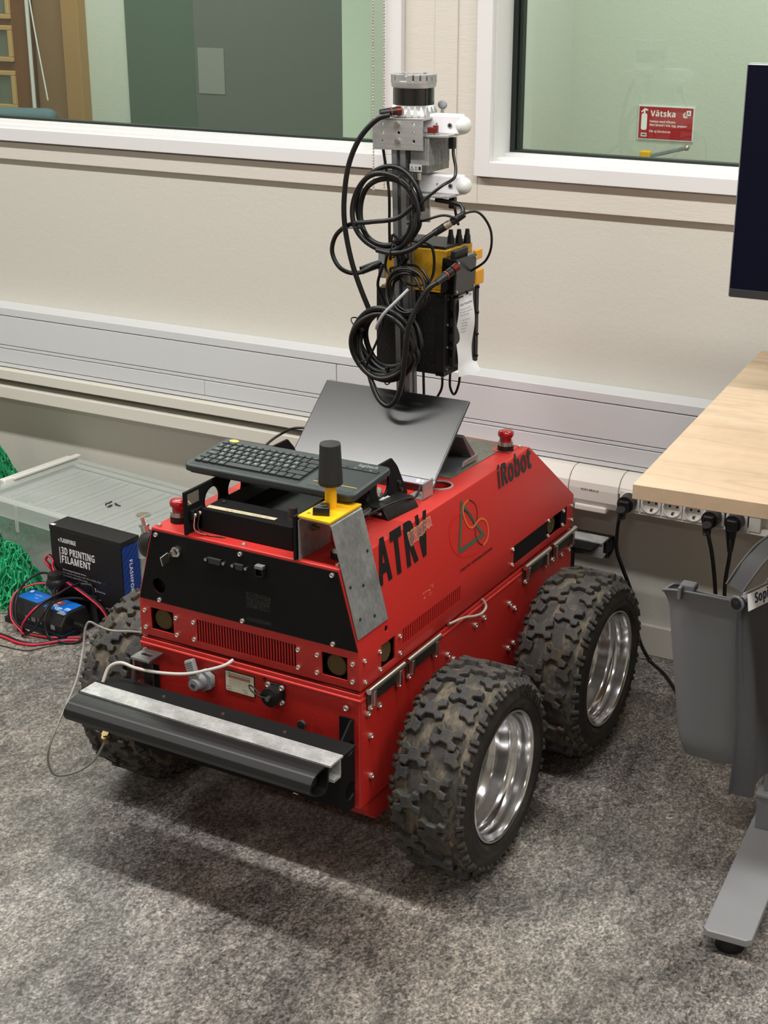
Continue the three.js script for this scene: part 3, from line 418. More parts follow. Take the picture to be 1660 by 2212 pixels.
const carcass = lathe([[0.12, 0.018], [0.126, 0.008], [0.142, 0.002], [0.158, 0.004], [0.171, 0.01], [0.18, 0.024], [0.1845, 0.05], [0.1862, 0.0775], [0.1845, 0.105], [0.18, 0.131], [0.171, 0.145]], 72).rotateZ(-PI / 2);
const sidewall = lathe([[0.171, 0.145], [0.161, 0.151], [0.15, 0.1535], [0.1485, 0.1555], [0.1465, 0.1545], [0.138, 0.1545], [0.136, 0.1555], [0.1335, 0.1545], [0.1285, 0.151], [0.1245, 0.146], [0.12, 0.14]], 72).rotateZ(-PI / 2);
const rimG = lathe([[0.12, 0.03], [0.1235, 0.138], [0.1242, 0.1475], [0.122, 0.1505], [0.1188, 0.1495], [0.1165, 0.144], [0.1155, 0.13], [0.1145, 0.12], [0.1115, 0.116], [0.107, 0.113], [0.1045, 0.105], [0.1035, 0.088], [0.1005, 0.078], [0.096, 0.074], [0.0935, 0.066], [0.091, 0.05], [0.083, 0.041], [0.07, 0.037], [0.05, 0.036], [0.042, 0.034], [0.036, 0.03], [0, 0.03]], 72).rotateZ(-PI / 2);
const hubG = boxUV(at(cyl(0.022, 0.028, 0.02, 28), 0.04, 0, 0, 0, 0, -PI / 2));
seed = 77;
for (const [side, z, spin, whole] of [[1, -0.194, 0.1, 1], [1, -0.6915, 0.27, 1], [-1, -0.194, 0.33, 1], [-1, -0.6915, 0.2, 0]]) {
  const w = new THREE.Group(); w.name = 'wheel'; robot.add(w); w.position.set(side * 0.274, 0.1956, z); w.rotation.y = side > 0 ? 0 : PI;
  inst('tyre', carcass, tread, w); inst('sidewall', sidewall, wallMat, w); inst('rim', rimG, M.silverRim, w); inst('hub', hubG, M.steel, w);
  const bits = [];
  const put = (name, g, a, r, phi, tilt, turn) => {
    const m = knobMats[Math.floor(rnd() * 3.3) % 4]; const o = new THREE.Mesh(g, m); o.name = name; o.castShadow = o.receiveShadow = true; o.rotation.order = 'XYZ'; o.rotation.set(-phi, tilt, turn); o.position.set(a, r * Math.sin(phi), r * Math.cos(phi));
    if (whole) w.add(o); else { o.updateMatrix(); bits.push(g.clone().applyMatrix4(o.matrix)); }
  };
  const N = 14;
  for (let k = 0; k < N; k++) {
    const p = spin + k * 2 * PI / N, hp = PI / N;
    put('tread_knob', xG, 0.052, 0.1762, p, 0, R(-0.12, 0.12) + 0.15); put('tread_knob', xG, 0.1, 0.1762, p + hp, 0, R(-0.12, 0.12) - 0.15);
    put('tread_block', yG, 0.117, 0.1742, p + 0.04, 0.18, R(-0.3, 0.3)); put('tread_block', yG, 0.034, 0.1742, p + hp + 0.04, -0.18, PI + R(-0.3, 0.3));
    for (const s of [0, 1]) { put('shoulder_knob', sG, 0.137, 0.1635, p + s * hp, 0.72, R(-0.15, 0.15)); put('shoulder_knob', sG, 0.018, 0.1635, p + s * hp + 0.1, -0.72, R(-0.15, 0.15)); }
  }
  if (!whole) { const o = mesh('tread_knobs', bits, knobMats[0], w); o.userData.kind = 'stuff'; }
}
// raised lettering on the tyre walls
for (const [z, a0] of [[-0.194, 0.62], [-0.6915, 0.75]]) {
  const gs = []; [...'CARLISLE'].forEach((ch, i) => { const l = letters(ch, 0.012, ch === 'I' ? 0.003 : 0.0085, 0, 0.0012), a = a0 + i * 0.085; l.translate(-0.004, 0.1515 - 0.006, 0).rotateZ(-a + 0.3).rotateY(PI / 2).translate(0.4285, 0.1956, z); gs.push(l); }); mesh('tyre_lettering', gs, M.rubber, robot);
}
// ---------- things mounted on or lying on the robot ----------
// keyboard carrier: two slotted side plates and a black box between them
{
  const b = [-0.005, Y3, -0.19], t = rthing('keyboard_carrier', 'black carrier frame with round cut-outs holding the keyboard above the robot lid', 'frame', b);
  const prof = [[0.003, 0], [0.003, 0.079], [-0.1, 0.0795], [-0.14, 0.086], [-0.325, 0.086], [-0.345, 0.066], [-0.384, 0.003], [-0.384, 0]].map(([z, y]) => [z - b[2], y]);
  const hl = []; for (let k = 0; k < 4; k++) hl.push([-0.0776 - 0.071 * k - b[2], 0.043, 0.0235]);
  for (const x of [-0.122, 0.108]) mesh('side_plate', extX(prof, x - b[0], x - b[0] + 0.005, hl, 0.0005, 24), M.matt, t);
  mesh('cross_bar', bx(-0.117 - b[0], 0.108 - b[0], 0.06, 0.064, -0.31 - b[2], -0.3 - b[2]), M.matt, t);
  mesh('cable_lug', [bx(-0.1165 - b[0], -0.108 - b[0], 0.026, 0.044, -0.04 - b[2], -0.006 - b[2], 0.002)], M.black, t);
  for (const z of [-0.012, -0.026]) mesh('lug_screw', at(new THREE.SphereGeometry(0.004, 12, 8), -0.107 - b[0], 0.035, z - b[2]), M.steel, t);
  for (const y of [0.018, 0.034]) mesh('edge_bolt', at(cyl(0.004, 0.004, 0.006, 12), 0.116 - b[0], y, -0.362 + y * 0.5 - b[2], 0, 0, PI / 2), M.darksteel, t);
  const wear = canvasTex(256, 160, (g) => { seed = 31; g.fillStyle = '#6b675d'; g.fillRect(0, 0, 256, 160); for (let i = 0; i < 2200; i++) { g.fillStyle = rnd() < 0.5 ? 'rgba(40,38,34,0.5)' : 'rgba(140,134,120,0.4)'; g.fillRect(R(0, 256), R(0, 160), R(1, 6), R(1, 3)); } g.fillStyle = '#cfc3a4'; g.beginPath(); g.moveTo(0, 95); g.lineTo(30, 85); g.lineTo(60, 130); g.lineTo(90, 160); g.lineTo(60, 160); g.fill(); });
  mesh('sticker', quad([-0.1165 - b[0], 0.053, -0.004 - b[2]], [-0.1165 - b[0], 0.053, -0.037 - b[2]], [-0.1165 - b[0], 0.074, -0.037 - b[2]], [-0.1165 - b[0], 0.074, -0.004 - b[2]]), std(0xffffff, 0.7, 0, { map: wear }), t, true);
  for (let k = 0; k < 2; k++) mesh('thin_wire', tube([[-0.107 - b[0], 0.034, -0.01 - k * 0.014 - b[2]], [-0.1 - b[0], 0.012, 0.0 - b[2] - k * 0.01], [-0.085 - b[0], 0.002, -0.012 - b[2]], [-0.05 - b[0], 0.0015, -0.02 - b[2]]], 0.0012, 24, 6), k ? M.black : std(0xa56a63, 0.5), t);
}
{
  const b = [-0.009, Y3, -0.16], t = rthing('control_box', 'black box with knob and taped note between the carrier plates', 'box', b);
  const X = [-0.104 - b[0], 0.0865 - b[0]], Z = [-0.3 - b[2], -0.0265 - b[2]];
  mesh('case', extY([[X[0], Z[1]], [X[1], Z[1]], [X[1], Z[0]], [X[0], Z[0]]], 0.0005, 0.044, [[[X[0] + 0.045, Z[1] - 0.062], [X[1] - 0.012, Z[1] - 0.062], [X[1] - 0.012, Z[0] + 0.02], [X[0] + 0.045, Z[0] + 0.02]]], 0.001), M.matt, t);
  mesh('tray', bx(X[0] + 0.04, X[1] - 0.01, 0.012, 0.016, Z[0] + 0.015, Z[1] - 0.058), M.black, t);
  mesh('knob', [at(cyl(0.0078, 0.0082, 0.019, 20), 0.0755, 0.0565, 0.099), at(cyl(0.0098, 0.0105, 0.004, 6), 0.0755, 0.046, 0.099)], std(0x3a2f30, 0.4), t);
  mesh('indicator', at(new THREE.SphereGeometry(0.0038, 12, 8), -0.077, 0.045, 0.09), std(0x1d2a24, 0.2), t);
  const tape = canvasTex(600, 90, (g) => { seed = 23; g.fillStyle = '#cbbf9f'; g.fillRect(0, 0, 600, 90); for (let i = 0; i < 500; i++) { g.fillStyle = `rgba(120,105,70,${0.05 + 0.1 * rnd()})`; g.fillRect(R(0, 600), R(0, 90), R(4, 30), R(1, 4)); } g.strokeStyle = 'rgba(60,55,48,0.75)'; g.lineWidth = 3; for (let i = 0; i < 60; i++) { const x = 150 + i * 6.6; g.beginPath(); g.moveTo(x, R(26, 46)); g.lineTo(x + R(-12, 16), R(52, 76)); g.stroke(); } });
  mesh('tape_note', quad([-0.09, 0.0446, 0.126], [0.05, 0.0446, 0.1195], [0.05, 0.0446, 0.1085], [-0.092, 0.0446, 0.1135]), std(0xffffff, 0.75, 0, { map: tape }), t, true);
}
// compact keyboard with touch pad
{
  const b = [-0.0027, 0.7085, -0.1487], t = rthing('keyboard', 'dark grey wireless keyboard with touch pad on the carrier frame', 'keyboard', b, 0.0145); t.rotation.order = 'YXZ'; t.rotation.x = 0.077;
  const W2 = 0.177, D2 = 0.07, rr = 0.012, pl = []; for (const [cx, cz, a0] of [[W2 - rr, D2 - rr, 0], [-W2 + rr, D2 - rr, 1], [-W2 + rr, -D2 + rr, 2], [W2 - rr, -D2 + rr, 3]]) for (let k = 0; k <= 6; k++) { const a = (a0 + k / 6) * PI / 2; pl.push([cx + rr * Math.cos(a), cz + rr * Math.sin(a)]); }
  const shell = std(0x33393b, 0.42);
  mesh('shell', [extY(pl, 0.007, 0.019, [], 0.0025), extY(pl.map(([x, z]) => [x * 0.97, z * 0.93]), 0.003, 0.009, [], 0.001)], shell, t);
  for (const [x, z] of [[-0.11, 0.05], [0.11, 0.05], [-0.11, -0.06], [0.11, -0.06]]) mesh('foot', at(cyl(0.006, 0.006, 0.004, 12), x, 0.0015, z), M.rubber, t);
  mesh('key_well', bx(-0.17, 0.062, 0.0185, 0.0194, -0.048, 0.062, 0.0004), M.darkgrey, t);
  const rows = [
    [0, 0.0095, ['Esc', ...Array.from({ length: 12 }, (_, i) => 'F' + (i + 1)), 'Ins', 'Del'].map(s => [s, 1])],
    [1, 0.0165, [['§', 0.9], ...[...'1234567890+´'].map(s => [s, 1]), ['⌫', 1.9]]],
    [2, 0.0165, [['Tab', 1.4], ...[...'QWERTYUIOPÅ¨'].map(s => [s, 1]), ['', 1.4]]],
    [3, 0.0165, [['Caps', 1.7], ...[...'ASDFGHJKLÖÄ'].map(s => [s, 1]), ["'", 1], ['⏎', 1.1]]],
    [4, 0.0165, [['⇧', 1.2], ['<', 1], ...[...'ZXCVBNM,.-'].map(s => [s, 1]), ['⇧', 2.6]]],
    [5, 0.0165, [['Fn', 1], ['Ctrl', 1.1], ['⊞', 1.1], ['Alt', 1.1], ['', 5.2], ['Alt', 1], ['Ctl', 1], ['◀', 1.2], ['▲', 1], ['▶', 1.2]]]];
  const keyM = std(0x2a2f31, 0.45), cache = {}, leg = [], cells = []; let zc = -0.047;
  for (const [ri, d, ks] of rows) {
    const tot = ks.reduce((a, k) => a + k[1], 0), u = 0.226 / tot; let x = -0.167;
    for (const [s, n] of ks) {
      const w = n * u, id = w.toFixed(4) + d; cache[id] ??= boxUV(bx(-w / 2 + 0.0011, w / 2 - 0.0011, 0, 0.0042, -d / 2 + 0.001, d / 2 - 0.001, 0.0012));
      inst('key', cache[id], keyM, t, [x + w / 2, 0.019, zc + d / 2]); if (s) leg.push([s, x + w / 2, zc + d / 2, Math.min(w, d) * 0.42]); x += w;
    }
    zc += d + (ri ? 0.0008 : 0.0015);
  }
  const cols = 10, rowsN = Math.ceil(leg.length / cols), tex = canvasTex(640, rowsN * 64, (g) => { g.clearRect(0, 0, 640, rowsN * 64); g.fillStyle = '#a3a8aa'; g.textAlign = 'center'; leg.forEach(([s], i) => { g.font = `bold ${s.length > 1 ? 26 : 46}px sans-serif`; g.fillText(s, (i % cols) * 64 + 32, Math.floor(i / cols) * 64 + 48); }); });
  const qs = leg.map(([s, x, z, r], i) => { const y = 0.0234, g = quad([x - r, y, z + r], [x + r, y, z + r], [x + r, y, z - r], [x - r, y, z - r]), c = i % cols, w = Math.floor(i / cols), uv = g.attributes.uv; for (let k = 0; k < 4; k++) uv.setXY(k, (c + uv.getX(k)) / cols, 1 - (w + 1 - uv.getY(k)) / rowsN); return g; });
  mesh('key_legends', mergeGeometries(qs), std(0xffffff, 0.5, 0, { map: tex, transparent: true }), t, true);
  mesh('touch_pad', bx(0.077, 0.168, 0.0188, 0.0193, -0.03, 0.035, 0.0005), std(0x2a2f31, 0.5), t);
  mesh('pad_line', bx(0.079, 0.166, 0.0191, 0.0196, 0.0365, 0.0382), std(0xc7b84e, 0.5), t);
  for (let k = 0; k < 2; k++) mesh('pad_button', bx(0.078 + k * 0.0445, 0.1215 + k * 0.0445, 0.0188, 0.0194, 0.04, 0.058, 0.0005), shell, t);
  for (let k = 0; k < 3; k++) { const key = mesh('media_key', bx(0.074 + k * 0.0315, 0.1045 + k * 0.0315, 0.0188, 0.021, -0.042, -0.032, 0.0008), keyM, t); mesh('mark', bx(0.087 + k * 0.0315, 0.091 + k * 0.0315, 0.021, 0.0212, -0.0385, -0.036), M.greyPlastic, key); }
  mesh('power_key', at(cyl(0.01, 0.01, 0.002, 24), 0, 0, 0).scale(1, 1, 0.62).translate(-0.152, 0.0196, -0.058), std(0xc8c262, 0.5), t);
  mesh('brand_mark', letters('logitech', 0.0075, 0.038).rotateX(-PI / 2).translate(0.118, 0.0191, -0.05), M.greyPlastic, t);
}
// portable screen leaning back on its stand
{
  const b = [0, 0.64, -0.392], t = rthing('portable_monitor', 'slim dark portable monitor leaning back on the robot lid', 'monitor', b, 0.02); t.rotation.order = 'YXZ'; t.rotation.x = -(PI / 2 - 0.70);
  mesh('back_shell', bx(-0.162, 0.162, 0, 0.201, -0.007, -0.0005, 0.003), std(0x4b4d50, 0.35, 0.6), t);
  mesh('screen', bx(-0.1585, 0.1585, 0.0135, 0.1985, -0.003, 0.0004, 0.0006), phys(0x0a0a0c, 0.25, 0, { ior: 2.0 }), t);
  mesh('lower_bezel', bx(-0.162, 0.162, 0, 0.0125, -0.004, 0.0009, 0.0006), std(0x83848a, 0.4, 0.3), t);
  mesh('brand_mark', letters('lenovo', 0.0028, 0.013).translate(-0.154, 0.1992, 0.0001), M.greyPlastic, t);
  for (const [x, y, r] of [[0.128, 0.0065, 0.0042], [0.1375, 0.007, 0.002]]) mesh('button_mark', at(cyl(r, r, 0.0008, 16), x, y, 0.001, PI / 2), M.white, t);
  const s = rthing('monitor_stand', 'grey wedge-shaped kickstand behind the portable monitor', 'stand', [0.05, Y3 + 0.0012, -0.59], 0.02);
  mesh('back_leg', extX([[0.06, 0.0], [-0.028, 0], [-0.032, 0.007], [-0.028, 0.012], [0.028, 0.068], [0.034, 0.064], [-0.008, 0.012]], -0.15, 0.09, [], 0.001), std(0x6a6d70, 0.4, 0.5), s);
  mesh('foot_edge', extX([[-0.028, 0.001], [-0.034, 0.007], [-0.03, 0.013], [0.03, 0.013], [0.036, 0.004]], 0.088, 0.0925, [], 0.0008), M.aluDull, s);
  mesh('badge', bx(0.07, 0.084, 0.0132, 0.0136, -0.022, -0.006), M.white, s);
  const a = rthing('angle_bracket', 'small bare metal angle bracket holding the lower corner of the portable monitor', 'bracket', [0.15, Y3, -0.377]);
  mesh('upright', bx(0.008, 0.011, 0, 0.034, -0.02, 0.018, 0.0005), M.alu, a); mesh('base', bx(-0.025, 0.011, 0, 0.003, -0.018, 0.018, 0.0005), M.alu, a); mesh('washer_bolt', [at(cyl(0.006, 0.006, 0.002, 18), -0.008, 0.004, 0.004), at(cyl(0.0038, 0.0038, 0.005, 6), -0.008, 0.006, 0.004)], M.steel, a);
  tag(mesh('power_cable', tube([[-0.14, 0.668, -0.515], [-0.214, 0.669, -0.5], [-0.255, 0.648, -0.5], [-0.255, 0.64, -0.45], [-0.235, 0.632, -0.38], [-0.2, 0.6265, -0.35]].map(p => rw(...p).toArray()), 0.0027), M.cable), 'short black cable running from behind the monitor to beside the keyboard', 'cable');
}
// sheet-metal antenna mount with yellow cap
{
  const b = [0.15, Y3, -0.05], t = rthing('antenna_mount', 'bare aluminium bracket with yellow cap over the front corner of the lid', 'bracket', b);
  const z0 = -0.1 - b[2], z1 = 0.0 - b[2], th = 0.0018;
  const path = [[0.1165, 0], [0.1165, 0.072], [0.121, 0.077], [0.178, 0.0765], [0.1825, 0.073], [0.2335, -0.1215]].map(([x, y]) => [x - b[0], y]);
  const inn = [[0.1165 + th, 0], [0.1165 + th, 0.071], [0.1225, 0.0752], [0.177, 0.0747], [0.181, 0.072], [0.2335 - th, -0.1215]].map(([x, y]) => [x - b[0], y]);
  mesh('folded_sheet', ext([...path, ...inn.reverse()], z1 - z0).translate(0, 0, z0), M.aluDull, t);
  for (const [f, z] of [[0.55, -0.012], [0.6, -0.05], [0.85, -0.018], [0.9, -0.062], [0.35, -0.085]]) mesh('rivet', at(cyl(0.0028, 0.0032, 0.0016, 12), 0, 0, 0, 0, 0, -1.314).translate(0.1835 + 0.05 * f - b[0], 0.072 - 0.193 * f, z - b[2]), M.darksteel, t);
  mesh('inner_bolt', [at(cyl(0.006, 0.006, 0.005, 6), 0.121 - b[0], 0.045, -0.045 - b[2], 0, 0, PI / 2), at(cyl(0.003, 0.003, 0.012, 10), 0.125 - b[0], 0.045, -0.045 - b[2], 0, 0, PI / 2)], M.gold, t);
  const cap = mesh('yellow_cap', [extY([[0.1165, 0.0], [0.1815, 0.003], [0.181, -0.1], [0.1185, -0.102]].map(([x, z]) => [x - b[0], z - b[2]]), 0.077, 0.0815, [[0.127 - b[0], -0.018 - b[2], 0.0032], [0.152 - b[0], -0.094 - b[2], 0.0032]], 0.0008), at(cyl(0.0098, 0.0104, 0.05, 24), 0.1445 - b[0], 0.104, -0.06 - b[2])], M.yellow, t);
  mesh('hole_shade_plate', bx(0.122 - b[0], 0.17 - b[0], 0.0768, 0.0774, -0.098 - b[2], -0.01 - b[2]), M.darksteel, t);  // dark plate painting the shade inside the holes of the cap
  const an = rthing('antenna', 'black tapered antenna on the yellow post', 'antenna', [0.1445, 0.7455, -0.06]);
  mesh('radome', lathe([[0, 0], [0.0195, 0], [0.0212, 0.003], [0.0208, 0.007], [0.0178, 0.07], [0.0172, 0.0725], [0, 0.0735]], 32), std(0x262626, 0.6), an);
  const g = rthing('cable_adapter', 'small black wedge-shaped plug lying on the yellow cap', 'adapter', [0.148, 0.7046, -0.028], 0.35);
  mesh('body', hull([[-0.013, 0, 0.012], [0.013, 0, 0.012], [-0.013, 0.012, 0.01], [0.013, 0.012, 0.01], [-0.005, 0, -0.026], [0.005, 0, -0.026], [-0.005, 0.008, -0.026], [0.005, 0.008, -0.026], [0, 0.015, 0]], 0.0015), M.cable, g);
  mesh('emblem', bx(-0.006, 0.006, 0.0146, 0.0152, 0.001, 0.005), M.greyPlastic, g);
  mesh('tail', tube([[0, 0.005, -0.025], [0.004, 0.006, -0.045], [0.02, 0.002, -0.075], [0.03, -0.03, -0.1], [0.02, -0.075, -0.13]], 0.0024, 30, 7), M.cable, g);
}
// USB hub beside the carrier, its lead and the silver flex hose
{
  const t = rthing('usb_hub', 'flat black hub box with white print on the red lid', 'hub', [0.1365, Y3, -0.285], -0.12);
  mesh('case', hull([[-0.02, 0.001, -0.045], [0.024, 0.001, -0.045], [-0.02, 0.001, 0.045], [0.024, 0.001, 0.045], [-0.02, 0.018, -0.045], [0.012, 0.018, -0.045], [-0.02, 0.018, 0.045], [0.012, 0.018, 0.045]], 0.002), M.rubber, t);
  mesh('print', [at(letters('TRENDnet', 0.006, 0.03, 0.1).rotateX(-PI / 2), -0.016, 0.0203, 0.015, 0, PI / 2), bx(-0.008, 0.01, 0.007, 0.012, 0.0468, 0.0474)], M.white, t);
  for (let k = 0; k < 3; k++) mesh('port', at(bx(-0.001, 0.001, 0.005, 0.012, -0.007, 0.007), 0.021, 0.001, -0.028 + k * 0.028, 0, 0, 0.65), M.black, t);
  tag(mesh('usb_lead', tube([[0.134, 0.634, -0.24], [0.13, 0.638, -0.2], [0.138, 0.644, -0.19], [0.15, 0.65, -0.24], [0.158, 0.646, -0.3], [0.155, 0.636, -0.34], [0.14, 0.64, -0.385]].map(p => rw(...p).toArray()), 0.0022), M.cable), 'black lead looping over the flat hub box', 'cable');
  tag(mesh('flex_hose', tube([[0.125, 0.632, -0.12], [0.127, 0.65, -0.15], [0.124, 0.64, -0.19], [0.09, 0.632, -0.32], [0.07, 0.632, -0.35]].map(p => rw(...p).toArray()), 0.0055, 40, 8), std(0xb9b5ae, 0.3, 0.9, { bumpMap: rep(grain, 12, 12), bumpScale: 0.002 })), 'silver braided hose beneath the touch pad end of the keyboard', 'hose');
}
// ---------- sensor mast ----------
const mast = rthing('sensor_mast', 'slotted aluminium profile mast with bolted plates standing on the robot', 'mast', [0.013, Y3 + 0.0012, -0.566]);
mast.rotation.order = 'YXZ'; mast.rotation.z = 0.0275;
{
  const w = 0.015, s = 0.004, d = 0.006, P = []; for (let k = 0; k < 4; k++) { const a = k * PI / 2, rot = ([x, y]) => [x * Math.cos(a) - y * Math.sin(a), x * Math.sin(a) + y * Math.cos(a)]; [[-w, -w], [-s, -w], [-s, -w + 0.002], [-0.0075, -w + 0.002], [-0.003, -w + d + 0.002], [0.003, -w + d + 0.002], [0.0075, -w + 0.002], [s, -w + 0.002], [s, -w]].forEach(p => P.push(rot(p))); }
  mesh('profile', extY(P.map(([x, z]) => [x, -z]), 0, 0.67, [], 0.0003), M.profile, mast);
  mesh('foot_plate', bx(-0.04, 0.04, 0, 0.004, -0.04, 0.04, 0.001), M.alu, mast);
  for (const z of [0.016, -0.016]) mesh('angle_foot', [bx(-0.012, 0.012, 0.004, 0.03, z - 0.002, z + 0.002), bx(-0.012, 0.012, 0.004, 0.008, Math.min(z, z * 1.9), Math.max(z, z * 1.9))], M.alu, mast);
  // top angle plate carrying the lidar
  const hp = []; for (const x of [-0.033, 0.002, 0.034]) for (const y of [0.6285, 0.6435, 0.6595]) if (x !== 0.002 || y === 0.6435) hp.push([x + 0.001, y, 0.0028]);
  const tp = mesh('top_plate', [ext([[-0.0535, 0.612], [0.0535, 0.612], [0.0535, 0.6685], [-0.0535, 0.6685]], 0.004, hp, 0.0004, 12).translate(0.001, 0, 0.0155), extY([[-0.0525, 0.0195], [0.0545, 0.0195], [0.0545, -0.085], [-0.0525, -0.085]], 0.666, 0.67, [], 0.0004)], M.alu, mast);
  for (const y of [0.6285, 0.6595]) mesh('bolt', [at(cyl(0.0048, 0.0048, 0.005, 14), 0.002, y, 0.022, PI / 2), at(cyl(0.0026, 0.0026, 0.0056, 6), 0.002, y, 0.0222, PI / 2)], M.steel, tp);
  // side shelves
  for (const [y, hh, lab] of [[0.64, 0.06, 'upper'], [0.529, 0.052, 'lower']]) {
    const p = mesh('shelf_plate', [bx(0.0165, 0.102, y - 0.004, y, -0.06, 0.01, 0.0006), ext([[0.0165, y - hh], [0.056, y - hh], [0.056, y], [0.0165, y]], 0.004, [[0.032, y - hh + 0.012, 0.0025], [0.032, y - hh + 0.03, 0.0025]], 0.0004, 10).translate(0, 0, -0.006)], M.alu, mast);
    for (let k = 0; k < 4; k++) mesh('rivet', at(cyl(0.0016, 0.0016, 0.0012, 10), 0.055 + k * 0.013, y + 0.0003, 0.004), M.steel, p);
    for (const q of [0.012, 0.03]) mesh('rivet', at(cyl(0.0034, 0.0034, 0.002, 12), 0.032, y - hh + q, -0.001, PI / 2), M.steel, p);
  }
  for (const [y0, y1] of [[0.478, 0.536], [0.6, 0.63]]) mesh('tail_plate', bx(-0.034, -0.019, y0, y1, -0.03, -0.026, 0.0005), M.aluDull, mast);
  mesh('spacer_block', bx(-0.009, 0.012, 0.18, 0.21, -0.03, -0.015), M.alu, mast);
}
function mastPoint(x, y, z) { return V(x, y, z).applyEuler(new THREE.Euler(0, RT, 0.0275, 'YXZ')).add(mast.position); }
function mthing(name, label, cat, p, turn = 0) { const q = mastPoint(...p), t = thing(name, label, cat, [q.x, q.y, q.z], RT + turn); return t; }
{
  const t = mthing('lidar', 'silver and black cylindrical spinning lidar on top of the mast', 'lidar', [0.006, 0.67, -0.036]); t.scale.set(0.9, 0.97, 0.9);
  const fins = (r0, r1, y0, y1, n, d) => { const gs = []; for (let k = 0; k < n; k++) gs.push(bx(r0, r1, y0, y1, -d, d).rotateY(k * 2 * PI / n)); return gs; };
  mesh('base', [lathe([[0, 0], [0.05, 0], [0.0505, 0.004], [0.0445, 0.022], [0, 0.022]], 40)], M.alu, t);
  for (let k = 0; k < 22; k++) { const f = mesh('base_fin', at(ext([[-0.0055, 0], [0.0055, 0], [0.0052, 0.009], [0.003, 0.017], [0, 0.0215], [-0.003, 0.017], [-0.0052, 0.009]], 0.004, [], 0.001), 0, 0, 0.0475, -0.29), M.alu, t); f.geometry.translate(0, 0, 0); f.rotation.y = k * 2 * PI / 22; }
  mesh('window_band', at(cyl(0.0435, 0.0435, 0.032, 48), 0, 0.038, 0), phys(0x050506, 0.07, 0, { clearcoat: 1 }), t);
  mesh('cap_ring', lathe([[0.0435, 0.054], [0.0468, 0.0555], [0.0475, 0.0665], [0.046, 0.068], [0, 0.068]], 40), M.alu, t);
  for (let k = 0; k < 20; k++) if (![4, 9, 15].includes(k)) { const f = mesh('cap_fin', bx(0.0305, 0.0478, 0.062, 0.0795, -0.0056, 0.0056, 0.0008), M.alu, t); f.rotation.y = k * 2 * PI / 20; }
  mesh('cap_top', at(cyl(0.031, 0.031, 0.006, 32), 0, 0.071, 0), M.alu, t);
  const c = mesh('cable_plug', [at(cyl(0.0072, 0.0082, 0.022, 18), 0, 0.004, 0, PI / 2)], M.rubber, t); c.position.set(-0.016, 0.008, 0.06); c.rotation.set(0.1, -0.75, 0);
  const rc = mesh('red_collar', at(cyl(0.0085, 0.0085, 0.01, 18), 0, 0.004, -0.012, PI / 2), M.redMetal, c); mesh('red_band', at(new THREE.TorusGeometry(0.0082, 0.0008, 8, 24), 0, 0.004, 0.004), std(0xc5402e, 0.4), c); mesh('plug_sleeve', at(cyl(0.0078, 0.0065, 0.02, 18), 0, 0.004, 0.018, -PI / 2), M.rubber, c);
}
for (const [dx, dz, lab] of [[0.043, -0.074, 'small grey marker ball nearer the lidar on the top plate'], [0.05, -0.066, 'small grey marker ball at the corner of the top plate']]) {
  const t = mthing('marker_ball', lab, 'marker', [dx + 0.003, 0.67, dz]); mesh('ball', at(new THREE.SphereGeometry(0.0078, 20, 14), 0, 0.018, 0), std(0x8f9196, 0.7), t); mesh('post', at(cyl(0.002, 0.002, 0.012, 8), 0, 0.006, 0), M.steel, t);
}
for (const [y, lab] of [[0.64, 'white stereo camera bar with domed end on the upper shelf'], [0.529, 'white stereo camera bar with domed end on the lower shelf']]) {
  const t = mthing('camera_bar', lab, 'camera', [0.0, y, -0.035]);
  mesh('housing', [bx(0.02, 0.108, 0.001, 0.037, -0.016, 0.014, 0.004)], std(0xe8e6ea, 0.4), t);
  mesh('dome', at(new THREE.SphereGeometry(0.0165, 24, 16), 0.111, 0.018, 0), std(0xd9dcd9, 0.35), t);
  const l = mesh('lens', at(cyl(0.0046, 0.0046, 0.002, 20), 0.091, 0.018, 0.0145, PI / 2), M.grey, t); mesh('pupil', at(cyl(0.0027, 0.0027, 0.0024, 16), 0.091, 0.018, 0.0147, PI / 2), M.black, l);
  mesh('status_light', at(cyl(0.0016, 0.0016, 0.002, 10), 0.063, 0.02, 0.0145, PI / 2), M.grey, t); mesh('side_screw', at(cyl(0.002, 0.002, 0.004, 10), 0.058, 0.005, 0.014, PI / 2), M.steel, t);
  mesh('port_plug', bx(0.083, 0.095, -0.026, -0.005, -0.006, 0.006, 0.001), M.cable, t);
}
